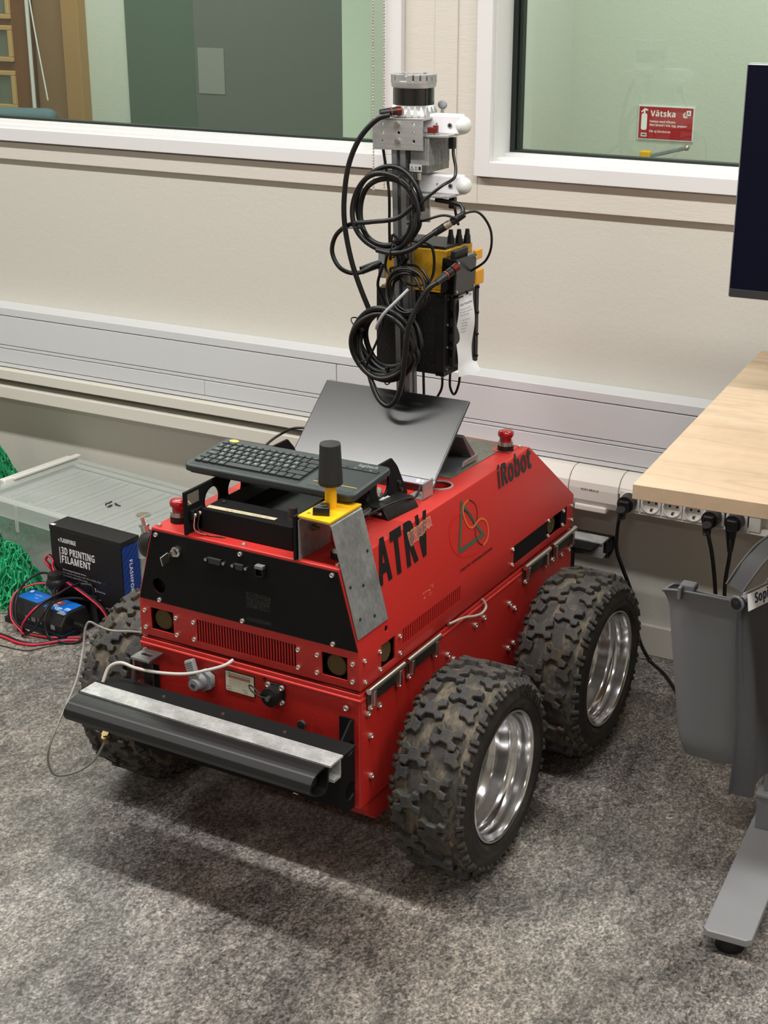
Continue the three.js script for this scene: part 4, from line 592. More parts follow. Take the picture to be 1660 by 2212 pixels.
{
  const t = mthing('finned_module', 'finned aluminium module hanging below the upper shelf', 'module', [0.034, 0.5785, -0.035]);
  mesh('case', bx(-0.012, 0.02, 0.006, 0.0575, -0.043, 0.044, 0.001), M.aluDull, t); mesh('end_cap', bx(-0.014, 0.024, -0.008, 0.008, -0.045, 0.046, 0.001), M.zinc, t);
  for (let k = 0; k < 15; k++) mesh('fin', bx(0.0198, 0.027, 0.006, 0.0575, -0.04 + k * 0.0058, -0.0385 + k * 0.0058), M.alu, t);
  mesh('label', quad([-0.012, -0.006, 0.0465], [0.014, -0.006, 0.0465], [0.014, 0.007, 0.0465], [-0.012, 0.007, 0.0465]), std(0xffffff, 0.5, 0, { map: canvasTex(128, 64, (g) => { g.fillStyle = '#b5b4b0'; g.fillRect(0, 0, 128, 64); g.strokeStyle = '#222'; g.lineWidth = 5; g.beginPath(); g.moveTo(8, 52); g.lineTo(24, 18); g.lineTo(40, 52); g.closePath(); g.stroke(); g.strokeRect(58, 22, 18, 28); g.fillStyle = '#222'; g.fillRect(92, 16, 26, 34); }) }), t, true);
  mesh('connector', [at(cyl(0.008, 0.008, 0.014, 18), -0.004, -0.016, 0.03)], M.steel, t); mesh('connector_lead', tube([[-0.004, -0.02, 0.03], [-0.004, -0.035, 0.031], [-0.001, -0.052, 0.03]], 0.004, 12, 8), M.cable, t);
  mesh('red_plug', [bx(0.022, 0.04, 0.066, 0.076, 0.03, 0.042, 0.001), bx(0.033, 0.041, 0.068, 0.08, 0.032, 0.04, 0.001)], std(0x6d1f1c, 0.4), t);
}
// computer case behind the mast, yellow unit on it, clear-lidded box
{
  const b = [0.0055, 0.8, -0.66], t = rthing('computer_case', 'black perforated computer case bolted behind the mast', 'computer', b);
  const carbon = dataTex(64, 64, (u, v) => { const a = (Math.floor(u * 8) + Math.floor(v * 8)) % 4 < 2 ? 1 : 0, c = 12 + 26 * a * (0.5 + 0.5 * Math.sin((u - v) * 64 * PI / 4)); return [c, c, c + 1]; });
  mesh('case', bx(-0.076, 0.076, 0, 0.161, -0.07, 0.074, 0.001), std(0x141415, 0.42), t);
  mesh('carbon_sheet', bx(-0.0765, 0.02, 0.001, 0.16, 0.074, 0.0755), std(0xffffff, 0.35, 0, { map: rep(carbon, 45, 45) }), t);
  mesh('corner_rail', [bx(0.058, 0.0775, -0.002, 0.163, 0.058, 0.0765, 0.0008), bx(0.066, 0.0775, -0.002, 0.163, -0.072, -0.058, 0.0008), bx(0.058, 0.0772, -0.002, 0.008, -0.072, 0.0765, 0.0008), bx(0.058, 0.0772, 0.153, 0.163, -0.072, 0.0765, 0.0008)], M.black, t);
  const dot = boxUV(cyl(0.0016, 0.0016, 0.001, 8)), bolt = boxUV(new THREE.SphereGeometry(0.0036, 10, 8));
  for (let j = 0; j < 6; j++) for (let i = 0; i < 3; i++) inst('vent_hole', dot, M.darkgrey, t, [0.03 + i * 0.0115 + (j % 2) * 0.004, 0.018 + j * 0.023, 0.0747], [PI / 2, 0, 0]);
  for (const y of [0.01, 0.055, 0.1, 0.152]) { inst('case_bolt', bolt, M.black, t, [0.078, y, -0.066]); inst('case_bolt', bolt, M.darksteel, t, [0.078, y, 0.066]); }
  for (let k = 0; k < 5; k++) inst('rail_hole', dot, M.matt, t, [0.0776, 0.158, 0.045 - k * 0.024], [0, 0, PI / 2]);
  mesh('gland', at(cyl(0.0035, 0.0035, 0.012, 12), 0.06, -0.005, 0.05), M.steel, t);
  const d = rthing('dock', 'slim black port unit on the side of the black computer case', 'dock', [0.0835, 0.815, -0.615]);
  mesh('case', bx(0, 0.012, 0, 0.138, -0.025, 0.015, 0.003), M.rubber, d); for (const [y, h] of [[0.1, 0.013], [0.068, 0.013], [0.042, 0.01], [0.02, 0.015]]) mesh('port', bx(0.003, 0.009, y, y + h, 0.0145, 0.0155), M.gloss, d);
  mesh('hook_strap', tube([[0.004, 0.138, 0.012], [0.003, 0.15, 0.016], [0.006, 0.155, -0.01], [0.012, 0.15, -0.03], [0.012, 0.138, -0.04]], 0.0028, 24, 6), M.cable, d);
  // curled printed slip on it, its square code left out
  const q = rthing('paper_slip', 'curled white printed slip on the side of the computer case', 'paper', [0.097, 0.8, -0.645]);
  const nx = 10, ny = 30, P = new THREE.PlaneGeometry(1, 1, nx, ny), pa = P.attributes.position, uva = P.attributes.uv;
  for (let i = 0; i < pa.count; i++) { const u = uva.getX(i), v = uva.getY(i), y = -0.006 + 0.16 * v; let z = 0.034 - 0.058 * u, x = 0.003 * Math.sin(v * 9 + u * 2) + 0.006 * u; if (v < 0.12) { x += (0.12 - v) * 0.04 + u * (0.12 - v) * 0.05; z += (0.12 - v) * 0.02 * Math.sin(u * 20); } if (v > 0.9) { x -= (v - 0.9) * 0.05; z -= (v - 0.9) * 0.1; } if (v < 0.13 && u > 0.45) z -= (u - 0.45) * 0.022; pa.setXYZ(i, x, y, z); }
  P.computeVertexNormals(); const pt = canvasTex(256, 704, (g) => { g.fillStyle = '#e6e6e9'; g.fillRect(0, 0, 256, 704); g.fillStyle = '#22232a'; g.font = 'bold 26px sans-serif'; g.fillText('KTH', 188, 30); g.font = 'bold 31px sans-serif'; g.fillText('Data Protection', 16, 84, 220); g.fillStyle = '#55565e'; g.font = '20px sans-serif'; ['Robot Air in the Real', 'The system mentioned', 'Cloud recording'].forEach((s, i) => g.fillText(s, 16, 122 + i * 26, 210)); ['South Scout', 'Tuesday', 'Thursday', 'Physical', 'Storage'].forEach((s, i) => g.fillText('•  ' + s, 50, 222 + i * 27, 180)); });
  mesh('sheet', P, std(0xffffff, 0.7, 0, { map: pt, side: THREE.DoubleSide }), q, true);
  const y = rthing('yellow_unit', 'scuffed yellow metal unit with black plugs standing on the computer case', 'unit', [0.012, 0.9645, -0.66]);
  mesh('case', [bx(-0.072, 0.078, 0, 0.003, -0.06, 0.076, 0.001), bx(-0.066, 0.07, 0.003, 0.082, -0.04, 0.07, 0.002)], M.yellowCase, y);
  mesh('rim', [bx(-0.06, 0.064, 0.082, 0.088, -0.035, 0.064, 0.002)], M.black, y); mesh('flank', bx(-0.085, -0.068, 0.014, 0.078, 0.03, 0.068, 0.003), M.greyPlastic, y); mesh('flank_screw', at(cyl(0.004, 0.004, 0.01, 10), -0.087, 0.022, 0.05, 0, 0, PI / 2), M.yellow, y);
  mesh('tail_clip', [bx(0.078, 0.09, 0.0, 0.03, -0.055, -0.02, 0.003), bx(0.08, 0.088, 0.05, 0.07, -0.05, -0.02, 0.003)], std(0xe09a12, 0.4), y);
  for (let k = 0; k < 3; k++) mesh('plug', [at(cyl(0.0062, 0.0075, 0.016, 14), 0.052 + k * 0.012, 0.094, 0.02 - k * 0.012), at(cyl(0.004, 0.0055, 0.014, 12), 0.052 + k * 0.012, 0.107, 0.02 - k * 0.012)], M.cable, y);
  const c = rthing('interface_box', 'dark grey box with clear screwed lid beside the yellow unit', 'box', [0.095, 0.9675, -0.612]); c.rotation.z = -0.06;
  mesh('case', bx(-0.016, 0.014, 0.0, 0.068, -0.042, 0.042, 0.0015), M.gloss, c); mesh('clear_lid', bx(0.0142, 0.0165, 0.001, 0.067, -0.041, 0.041, 0.0008), std(0x2c2e30, 0.3), c);
  for (const [yy, z] of [[0.006, 0.036], [0.062, 0.036], [0.006, -0.036], [0.062, -0.036]]) mesh('lid_screw', at(cyl(0.0028, 0.0028, 0.002, 12), 0.0172, yy, z, 0, 0, PI / 2), M.steel, c);
  mesh('board_chip', [bx(0.0146, 0.015, 0.02, 0.034, -0.026, -0.014), bx(0.0146, 0.015, 0.012, 0.018, 0.012, 0.02)], M.paper, c); mesh('handle', at(bx(-0.006, 0.004, 0.066, 0.082, -0.028, 0.03, 0.003), 0, 0, 0, 0.0, 0, 0), M.black, c);
}
// cables on the mast, each a thing of its own (robot frame, metres)
function cable(name, label, pts, r, m = M.cable, group) { const w = pts.map(p => rw(...p).toArray()); return tag(mesh(name, tube(w, r, pts.length * 9, 9), m), label, 'cable', group); }
function coil(c, r, n, dz, turns, tube_r, sd, rx = 1, ry = 1) { seed = sd; const pts = []; const N = 22; for (let k = 0; k <= turns * N; k++) { const a = k / N * 2 * PI, lay = Math.floor(k / N), f = 1 + 0.10 * Math.sin(lay * 2.4 + sd) + 0.03 * Math.sin(a * 2 + lay); pts.push([c[0] + rx * r * f * Math.cos(a) + 0.004 * Math.sin(lay * 3.1), c[1] + ry * r * f * Math.sin(a) + 0.004 * Math.cos(lay * 2.2), c[2] + dz * (k / (turns * N) - 0.5) + 0.004 * Math.sin(a * 3 + lay * 1.7)]); } return pts; }
cable('lidar_cable', 'thick black cable arching from the lidar down to the lower coil', [[-0.014, 1.3, -0.535], [-0.022, 1.298, -0.528], [-0.036, 1.291, -0.525], [-0.068, 1.258, -0.52], [-0.09, 1.21, -0.515], [-0.1, 1.148, -0.512], [-0.1, 1.095, -0.512], [-0.087, 1.024, -0.515], [-0.07, 0.971, -0.52], [-0.054, 0.93, -0.525]], 0.0052);
cable('cable_coil', 'upper wide coil of thick black cable tied to the mast', coil([-0.017, 1.123, -0.53], 0.0685, 3, 0.026, 3, 0.005, 2, 0.95, 1.04), 0.005);
cable('cable_coil', 'lower heavy coil of thick black cable tied to the mast', coil([-0.009, 0.872, -0.512], 0.063, 5, 0.046, 8, 0.0055, 5), 0.0056);
cable('cable_coil', 'small coil of thin black wire above the heavy coil', coil([0.036, 0.977, -0.518], 0.04, 4, 0.024, 6, 0.0026, 8, 1, 1), 0.0027);
cable('loop_cable', 'black cable looping far out beside the upper coil', [[0.049, 1.14, -0.515], [0.019, 1.116, -0.51], [-0.042, 1.103, -0.51], [-0.094, 1.092, -0.52], [-0.129, 1.066, -0.525], [-0.137, 1.034, -0.525], [-0.119, 1.005, -0.525], [-0.097, 0.994, -0.54], [-0.072, 1.002, -0.56], [-0.055, 1.014, -0.575]], 0.0045);
cable('coil_tail', 'thick black cable from the upper coil to the metal coupling', [[-0.03, 1.05, -0.515], [0.009, 1.048, -0.51], [0.046, 1.059, -0.515], [0.073, 1.082, -0.53], [0.088, 1.0935, -0.54]], 0.005);
{
  const p = rw(0.107, 1.1065, -0.551), t = thing('cable_coupling', 'black cable coupling with bright metal ring beside the mast', 'connector', [p.x, p.y, p.z], RT); t.rotation.order = 'YXZ'; t.rotation.z = -0.98; t.rotation.y = RT + 0.25;
  mesh('sleeve', at(cyl(0.0075, 0.0068, 0.026, 18), 0, -0.022, 0), M.rubber, t); mesh('ring', [at(cyl(0.0075, 0.0075, 0.01, 20), 0, -0.004, 0), at(cyl(0.0066, 0.0066, 0.016, 20), 0, 0.002, 0)], M.gold.clone(), t).material.color.set(0xc9c2ae); mesh('sleeve', at(cyl(0.0062, 0.0078, 0.028, 18), 0, 0.02, 0), M.rubber, t);
}
cable('bent_cable', 'black cable bending back from the metal coupling under the lower shelf', [[0.126, 1.121, -0.56], [0.128, 1.13, -0.565], [0.122, 1.138, -0.57], [0.105, 1.142, -0.572], [0.066, 1.145, -0.572]], 0.0044);
cable('long_lead', 'thick black lead dropping from the red plug in a long loop over the monitor', [[0.107, 1.004, -0.505], [0.096, 0.994, -0.495], [0.076, 0.959, -0.485], [0.064, 0.923, -0.475], [0.056, 0.868, -0.475], [0.049, 0.812, -0.475], [0.036, 0.772, -0.475], [0.019, 0.757, -0.475], [-0.005, 0.765, -0.48], [-0.029, 0.797, -0.49], [-0.046, 0.83, -0.505]], 0.0052);
{
  const p = rw(0.107, 1.004, -0.505), t = thing('red_ringed_plug', 'black plug with red ring pushed into the dark grey box', 'connector', [p.x, p.y, p.z], RT); const q = rw(0.094, 1.006, -0.57).sub(p); t.setRotationFromQuaternion(new THREE.Quaternion().setFromUnitVectors(V(0, 1, 0), V(0.35, 0.42, -0.84).normalize()));
  mesh('sleeve', [at(cyl(0.008, 0.0058, 0.03, 18), 0, 0.012, 0)], M.rubber, t); mesh('band', at(new THREE.TorusGeometry(0.0082, 0.0009, 8, 24), 0, 0.024, 0, PI / 2), std(0xc5402e, 0.4), t); mesh('collar', at(cyl(0.0082, 0.0082, 0.012, 18), 0, 0.034, 0), M.cable, t); mesh('red_end', at(cyl(0.0086, 0.0086, 0.012, 18), 0, 0.048, 0), M.redMetal, t);
}
cable('thin_cable', 'thin black cable bowing out beside the dark grey box', [[0.118, 1.121, -0.56], [0.149, 1.128, -0.58], [0.167, 1.098, -0.6], [0.167, 1.062, -0.61], [0.151, 1.03, -0.62], [0.115, 1.004, -0.63]], 0.0024);
cable('thin_cable', 'thin black cable from the upper camera bar across to the mast', [[0.088, 1.25, -0.6], [0.09, 1.231, -0.595], [0.101, 1.203, -0.585], [0.103, 1.188, -0.575], [0.09, 1.175, -0.55], [0.061, 1.15, -0.54], [0.049, 1.137, -0.535], [0.035, 1.113, -0.538]], 0.003);
cable('thin_cable', 'thin black cable slanting from the heavy coil down behind the monitor', [[-0.0, 0.944, -0.49], [-0.006, 0.893, -0.482], [-0.037, 0.834, -0.49], [-0.068, 0.793, -0.54], [-0.074, 0.775, -0.57], [-0.078, 0.74, -0.6]], 0.0024);
cable('thin_cable', 'thin black cable dropping from the case past the foot of the mast', [[0.028, 0.8, -0.6], [0.03, 0.77, -0.598], [0.032, 0.71, -0.6], [0.034, 0.66, -0.61]], 0.0028);
cable('thin_cable', 'thin black cable leaving the metal gland under the case', [[0.065, 0.79, -0.612], [0.062, 0.765, -0.615], [0.05, 0.744, -0.62], [0.03, 0.72, -0.63]], 0.0026);
cable('thin_cable', 'thin black cable hanging in a tight loop under the case', [[0.068, 0.8, -0.64], [0.066, 0.758, -0.645], [0.072, 0.744, -0.65], [0.082, 0.766, -0.65], [0.09, 0.82, -0.64]], 0.0026);
cable('thin_cable', 'thin black cable running down the side of the mast behind the upper coil', [[-0.039, 1.234, -0.555], [-0.034, 1.188, -0.56], [-0.026, 1.15, -0.555], [-0.024, 1.079, -0.553], [-0.022, 1.025, -0.553]], 0.0028);
cable('thin_cable', 'thin black cable from the lower camera bar down to the plugs', [[0.09, 1.14, -0.6], [0.092, 1.118, -0.605], [0.08, 1.09, -0.64]], 0.0028);
cable('thin_cable', 'thin black cable crossing from the mast to the bent cable', [[0.02, 1.1, -0.545], [0.059, 1.11, -0.535], [0.101, 1.123, -0.54], [0.125, 1.117, -0.55]], 0.0024);
cable('thin_cable', 'thin black cable crossing in front of the yellow unit', [[0.03, 1.07, -0.54], [0.062, 1.06, -0.56], [0.068, 1.02, -0.565], [0.062, 0.992, -0.56], [0.045, 0.985, -0.54], [0.02, 0.99, -0.53]], 0.0028);
cable('thin_cable', 'thin black cable curling below the upper coil near the yellow unit', [[-0.02, 1.045, -0.54], [-0.028, 1.01, -0.545], [-0.012, 1.0, -0.54], [0.002, 1.015, -0.54], [0.0, 1.045, -0.54]], 0.0028);
cable('thin_cable', 'thin black cable hanging down the far flank of the case', [[-0.05, 1.01, -0.575], [-0.06, 0.97, -0.57], [-0.046, 0.93, -0.57], [-0.04, 0.89, -0.55]], 0.003);
{ seed = 64; const gs = []; for (let k = 0; k < 6; k++) gs.push(tube(Array.from({ length: 6 }, (_, i) => rw(0.002 + R(-0.014, 0.03), 1.075 - i * 0.017 + R(-0.008, 0.008), -0.535 + R(-0.006, 0.008)).toArray()), 0.0026, 34, 6)); tag(mesh('wire_bundle', gs, M.cableSoft), 'tangled bundle of thin black wires tied inside the upper coil', 'wires'); }
cable('side_plug', 'black ribbed plug pushed into the flank of the yellow unit', [[-0.098, 0.994, -0.57], [-0.085, 1.0, -0.585], [-0.07, 1.006, -0.595]], 0.0085, M.rubber);
for (const [p, rz, ry, lab] of [[[-0.08, 1.09, -0.515], 0.1, 0, 'black cable tie round the upper coil facing the window'], [[0.01, 1.055, -0.515], 1.3, 0, 'black cable tie round the bottom of the upper coil'], [[0.03, 1.183, -0.52], -0.8, 0, 'black cable tie round the top of the upper coil'], [[-0.066, 0.905, -0.505], -0.6, 0, 'black cable tie round the shoulder of the heavy coil'], [[0.0, 0.806, -0.508], 1.5, 0, 'black cable tie round the bottom of the heavy coil'], [[-0.055, 0.83, -0.508], 0.6, 0, 'black cable tie round the flank of the heavy coil']]) {
  const q = rw(...p), t = thing('cable_tie', lab, 'cable tie', [q.x, q.y, q.z], RT); t.rotation.z = rz; mesh('band', at(new THREE.TorusGeometry(0.0165, 0.0013, 6, 24), 0, 0, 0, PI / 2), M.black, t); mesh('lock_head', bx(0.013, 0.021, -0.003, 0.003, 0.004, 0.012, 0.001), M.black, t);
}
tag(mesh('cable_tie', tube([[0.048, 0.985, -0.5], [0.03, 0.962, -0.482], [0.008, 0.937, -0.474], [-0.006, 0.916, -0.477], [-0.012, 0.905, -0.482]].map(p => rw(...p).toArray()), 0.0032, 30, 6).scale(1, 1, 1), std(0xa4a6a9, 0.4)), 'long pale plastic cable tie with its tail over the heavy coil', 'cable tie');
// loose sensor wires at the front of the robot
cable('sensor_wire', 'pale grey wire curving from the lid seam to the front bumper', [[-0.026, 0.402, 0.003], [-0.033, 0.396, 0.016], [-0.073, 0.379, 0.028], [-0.111, 0.366, 0.034], [-0.17, 0.3595, 0.045], [-0.205, 0.366, 0.06], [-0.235, 0.371, 0.065], [-0.256, 0.36, 0.072], [-0.262, 0.334, 0.085]], 0.0031, M.cord);
cable('sensor_wire', 'thin grey wire hanging in a wide loop from the tyre to the bumper gland', [[-0.235, 0.4005, -0.01], [-0.27, 0.395, -0.01], [-0.309, 0.392, 0.0], [-0.33, 0.4, 0.01], [-0.343, 0.41, 0.02], [-0.349, 0.4, 0.024], [-0.345, 0.363, 0.04], [-0.313, 0.33, 0.1], [-0.285, 0.289, 0.185], [-0.29, 0.254, 0.205], [-0.303, 0.212, 0.2], [-0.31, 0.17, 0.175], [-0.288, 0.168, 0.14], [-0.264, 0.19, 0.12], [-0.251, 0.222, 0.104]], 0.0022, M.cordGrey);
// ---------- desk side ----------
{
  const tt = -0.062, t = thing('desk', 'height-adjustable desk with pale birch top and grey steel foot', 'desk', [0.621, 0, 1.026], 0); t.rotation.y = 0.06;
  const woodTex = dataTex(1024, 512, (u, v) => { const w = 0.03 * (fbm(u * 3, v * 6, 3, 6, 201, 3) - 0.5), a = fbm(u * 4, (v + w) * 46, 4, 46, 205, 3), b = fbm(u * 60, v * 60, 60, 60, 209, 2), l = Math.pow(Math.max(0, 1 - Math.abs(fbm(u * 3, (v + w) * 24, 3, 24, 213, 2) - 0.5) * 14), 2); const k = 1 + 0.10 * (a - 0.5) - 0.07 * l + 0.05 * (b - 0.5); return [199 * k, 173 * k, 145 * k]; });
  mesh('desk_top', bx(0, 1.6, 0.775, 0.8, -0.93, 0, 0.0012), std(0xffffff, 0.5, 0, { map: woodTex }), t);
  const steel = std(0x9b9c9e, 0.5, 0.15);
  mesh('foot', [extY([[0.178, 0.028], [0.186, 0.036], [0.252, 0.036], [0.26, 0.028], [0.26, -0.7], [0.178, -0.7]], 0.03, 0.044, [], 0.002)], steel, t); mesh('foot_pad', at(cyl(0.025, 0.025, 0.03, 20), 0.219, 0.015, 0.0), M.black, t); mesh('foot_pad', at(cyl(0.025, 0.025, 0.03, 20), 0.219, 0.015, -0.66), M.black, t);
  mesh('column', [bx(0.188, 0.27, 0.044, 0.118, -0.43, -0.312, 0.002), bx(0.196, 0.262, 0.11, 0.775, -0.42, -0.322, 0.002)], std(0x84868c, 0.5, 0.2), t); mesh('column_rim', bx(0.185, 0.273, 0.112, 0.12, -0.433, -0.309, 0.002), steel, t);
  mesh('rail', bx(0.1, 1.5, 0.735, 0.775, -0.4, -0.34, 0.002), steel, t);
}
{
  const t = thing('desktop_monitor', 'large dark monitor with thin silver edge standing on the desk', 'monitor', [0.87, 0.8, 0.5], 0.02);
  const m = phys(0x02051a, 0.3, 0, { specularIntensity: 0.5 });
  mesh('bezel_shell', bx(-0.27, 0.27, 0.196, 0.605, -0.02, 0, 0.004), std(0x9a9b9f, 0.35, 0.7), t); mesh('screen', bx(-0.267, 0.267, 0.213, 0.602, -0.004, 0.002, 0.0006), m, t); mesh('chin', bx(-0.267, 0.267, 0.198, 0.2125, -0.004, 0.0025, 0.0006), std(0x2a2b2e, 0.5), t);
  mesh('stand_arm', bx(-0.03, 0.03, 0.01, 0.4, -0.07, -0.045, 0.004), M.darkgrey, t); mesh('arm_joint', bx(-0.03, 0.03, 0.34, 0.4, -0.05, -0.018, 0.003), M.darkgrey, t); mesh('stand_base', bx(-0.12, 0.12, 0, 0.012, -0.15, 0.06, 0.005), M.darkgrey, t);
}
// wall outlets and plugs
const outletG = boxUV(at(new THREE.TorusGeometry(0.0205, 0.0022, 8, 32), 0, 0, 0.0005));
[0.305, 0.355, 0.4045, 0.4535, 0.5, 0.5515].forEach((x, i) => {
  const t = thing('wall_outlet', ['white conduit outlet holding the plug closest to the robot', 'empty round white outlet in the wall conduit behind the desk edge', 0, 0, 'white conduit outlet holding the plug next to the empty outlets', 'white conduit outlet holding the plug next to the end piece'][i === 2 || i === 3 ? 1 : i], 'outlet', [x, 0.4235, 0.112], 0, 'outlets in the conduit');
  mesh('plate', ext([[-0.0235, -0.0215], [0.0235, -0.0215], [0.0235, 0.0215], [-0.0235, 0.0215]], 0.008, [[0, 0, 0.0195]], 0.0008, 24), M.conduit, t);
  mesh('well', [at(cyl(0.0197, 0.0185, 0.012, 28, true), 0, 0, 0.001, PI / 2), at(cyl(0.0195, 0.0195, 0.002, 28), 0, 0, -0.006, PI / 2)], std(0xdedbd2, 0.4, 0, { side: THREE.DoubleSide }), t);
  mesh('rim', outletG.clone().translate(0, 0, 0.007), M.white, t);
  for (const s of [-1, 1]) { mesh('pin_hole', at(cyl(0.0026, 0.0026, 0.001, 12), s * 0.0085, 0, -0.0045, PI / 2), M.black, t); mesh('earth_clip', bx(-0.0025, 0.0025, s * 0.015 - 0.002, s * 0.015 + 0.002, -0.005, 0.004, 0.0005), M.darksteel, t); }  // black discs paint the dark inside of the pin holes
});
tag(mesh('conduit_end_piece', [bx(0.5785, 0.604, 0.402, 0.445, 0.1, 0.1185, 0.001)], M.conduit), 'plain white end piece of the wall conduit past the last outlet', 'cover');
for (const [x, lab, pts, k] of [
  [0.305, 'black plug and cord in the outlet closest to the robot', [[0.305, 0.42, 0.158], [0.302, 0.405, 0.168], [0.298, 0.364, 0.17], [0.3, 0.319, 0.17], [0.312, 0.283, 0.165], [0.335, 0.2, 0.14], [0.335, 0.06, 0.07], [0.356, 0.006, 0.05], [0.408, 0.005, 0.099], [0.478, 0.005, 0.192], [0.53, 0.005, 0.251]], 0],
  [0.5, 'black angled plug and cord next to the three empty outlets', [[0.5, 0.42, 0.16], [0.506, 0.4, 0.172], [0.517, 0.36, 0.172], [0.531, 0.262, 0.165], [0.539, 0.128, 0.16], [0.54, 0.02, 0.15]], 1],
  [0.5515, 'black tapered plug and cord next to the conduit end piece', [[0.5515, 0.4, 0.158], [0.556, 0.37, 0.168], [0.556, 0.35, 0.17], [0.552, 0.294, 0.17], [0.56, 0.163, 0.17], [0.57, 0.02, 0.17]], 2]]) {
  const b = [x, 0.4235, 0.12], t = thing('power_plug', lab, 'plug', b);
  mesh('head', [at(cyl(0.019, 0.0195, 0.03, 24), 0, 0, 0.014, PI / 2), bx(-0.012, 0.012, -0.014, 0.012, 0.02, 0.042, 0.004)], M.rubber, t);
  if (k === 2) mesh('strain_relief', at(cyl(0.013, 0.006, 0.055, 16), 0, -0.036, 0.034, 0.1), M.rubber, t); else { mesh('strain_relief', at(cyl(0.0105, 0.0065, 0.03, 16), k ? 0.001 : -0.001, -0.016, 0.044, 0.55), M.rubber, t); for (let r = 0; r < 4; r++) mesh('rib', at(new THREE.TorusGeometry(0.0098 - r * 0.0008, 0.0012, 6, 18), 0, -0.009 - r * 0.005, 0.0405 + r * 0.0022, PI / 2 + 0.55), M.rubber, t); }
  mesh('cord', tube(off(pts, b), 0.0045, pts.length * 8, 8), M.cable, t);
}
// hanging bin under the desk edge
{
  const t = thing('waste_bin', 'tall grey tapered plastic bin hanging under the desk', 'bin', [0.689, 0.155, 0.655]);
  const N = 64, rows = 26, pos = [], idx = [];
  const sec = (a, hx, hz, p) => { const c = Math.cos(a), s = Math.sin(a); return [hx * Math.sign(c) * Math.pow(Math.abs(c), p), hz * Math.sign(s) * Math.pow(Math.abs(s), p)]; };
  const rimY = a => { const c = Math.cos(a), s = Math.sin(a), k = Math.max(0, (c - 0.15) / 0.85); return 0.318 + 0.034 * s + 0.13 * k * k * (s < 0 ? 1 : 0.45 + 0.3 * (1 - s)); };
  for (let j = 0; j <= rows; j++) for (let i = 0; i <= N; i++) { const a = i / N * 2 * PI, v = Math.min(1, j / (rows - 2)), rnd_ = j === 0 ? 0.55 : j === 1 ? 0.86 : j === 2 ? 0.97 : 1; const fl = v > 0.93 ? (v - 0.93) * 0.12 : 0, [x, z] = sec(a, (0.062 + 0.03 * v) * rnd_ + fl, (0.05 + 0.022 * v) * rnd_ + fl, 0.55); const y = v * rimY(a); pos.push(x - 0.012 * v, j === 0 ? 0 : j === 1 ? 0.004 : y, z + 0.0 * v); }
  for (let j = 0; j < rows; j++) for (let i = 0; i < N; i++) { const a = j * (N + 1) + i, b = a + N + 1; idx.push(a, b, a + 1, a + 1, b, b + 1); }
  const g = new THREE.BufferGeometry(); g.setAttribute('position', new THREE.Float32BufferAttribute(pos, 3)); g.setIndex(idx); g.computeVertexNormals();
  const gm = std(0x7d8083, 0.5, 0, { side: THREE.DoubleSide }); mesh('body', g, gm, t);
  mesh('base', at(cyl(1, 1, 1, 32), 0, 0, 0).scale(0.036, 0.002, 0.03).translate(0, 0.002, 0), gm, t);
  const rp = []; for (let i = 0; i < 48; i++) { const a = i / 48 * 2 * PI, [x, z] = sec(a, 0.1005, 0.0805, 0.55); rp.push([x - 0.012, rimY(a), z]); } mesh('rim_bead', tube(rp, 0.0026, 160, 6, true), gm, t);
  mesh('hanger_clip', [bx(-0.069, -0.061, 0.335, 0.361, 0.076, 0.089, 0.003), bx(-0.069, -0.04, 0.35, 0.364, 0.055, 0.078, 0.004)], M.grey, t);
  { const A = [[0.683, 0.5, 0.65], [0.705, 0.545, 0.65], [0.722, 0.573, 0.64], [0.746, 0.6, 0.63], [0.775, 0.61, 0.625], [0.81, 0.6, 0.625]].map(([x, y, z]) => V(x - 0.689, y - 0.155, z - 0.655)), B = A.map(p => p.clone().add(V(0.034, -0.006, 0.012))), ca = new THREE.CatmullRomCurve3(A).getPoints(30), cb = new THREE.CatmullRomCurve3(B).getPoints(30), q = [], ix = [];
    ca.forEach((p, k) => { q.push(p.x, p.y, p.z, cb[k].x, cb[k].y, cb[k].z); if (k) ix.push(2 * k - 2, 2 * k - 1, 2 * k, 2 * k, 2 * k - 1, 2 * k + 1); }); const hg = new THREE.BufferGeometry(); hg.setAttribute('position', new THREE.Float32BufferAttribute(q, 3)); hg.setIndex(ix); hg.computeVertexNormals();
    const hd = mesh('handle', hg, gm, t); for (const c of [ca, cb]) mesh('handle_edge', tube(c.filter((_, k) => k % 5 === 0).map(p => p.toArray()), 0.0024, 40, 6), M.greyPlastic, hd); }
  mesh('scuff', [at(bx(-0.002, 0.002, -0.007, 0.008, 0, 0.0012, 0.0005), 0.058, 0.24, 0.0668), at(bx(-0.0014, 0.0014, -0.009, 0.008, 0, 0.0012, 0.0005), 0.057, 0.208, 0.0648)], M.darkgrey, t);
}
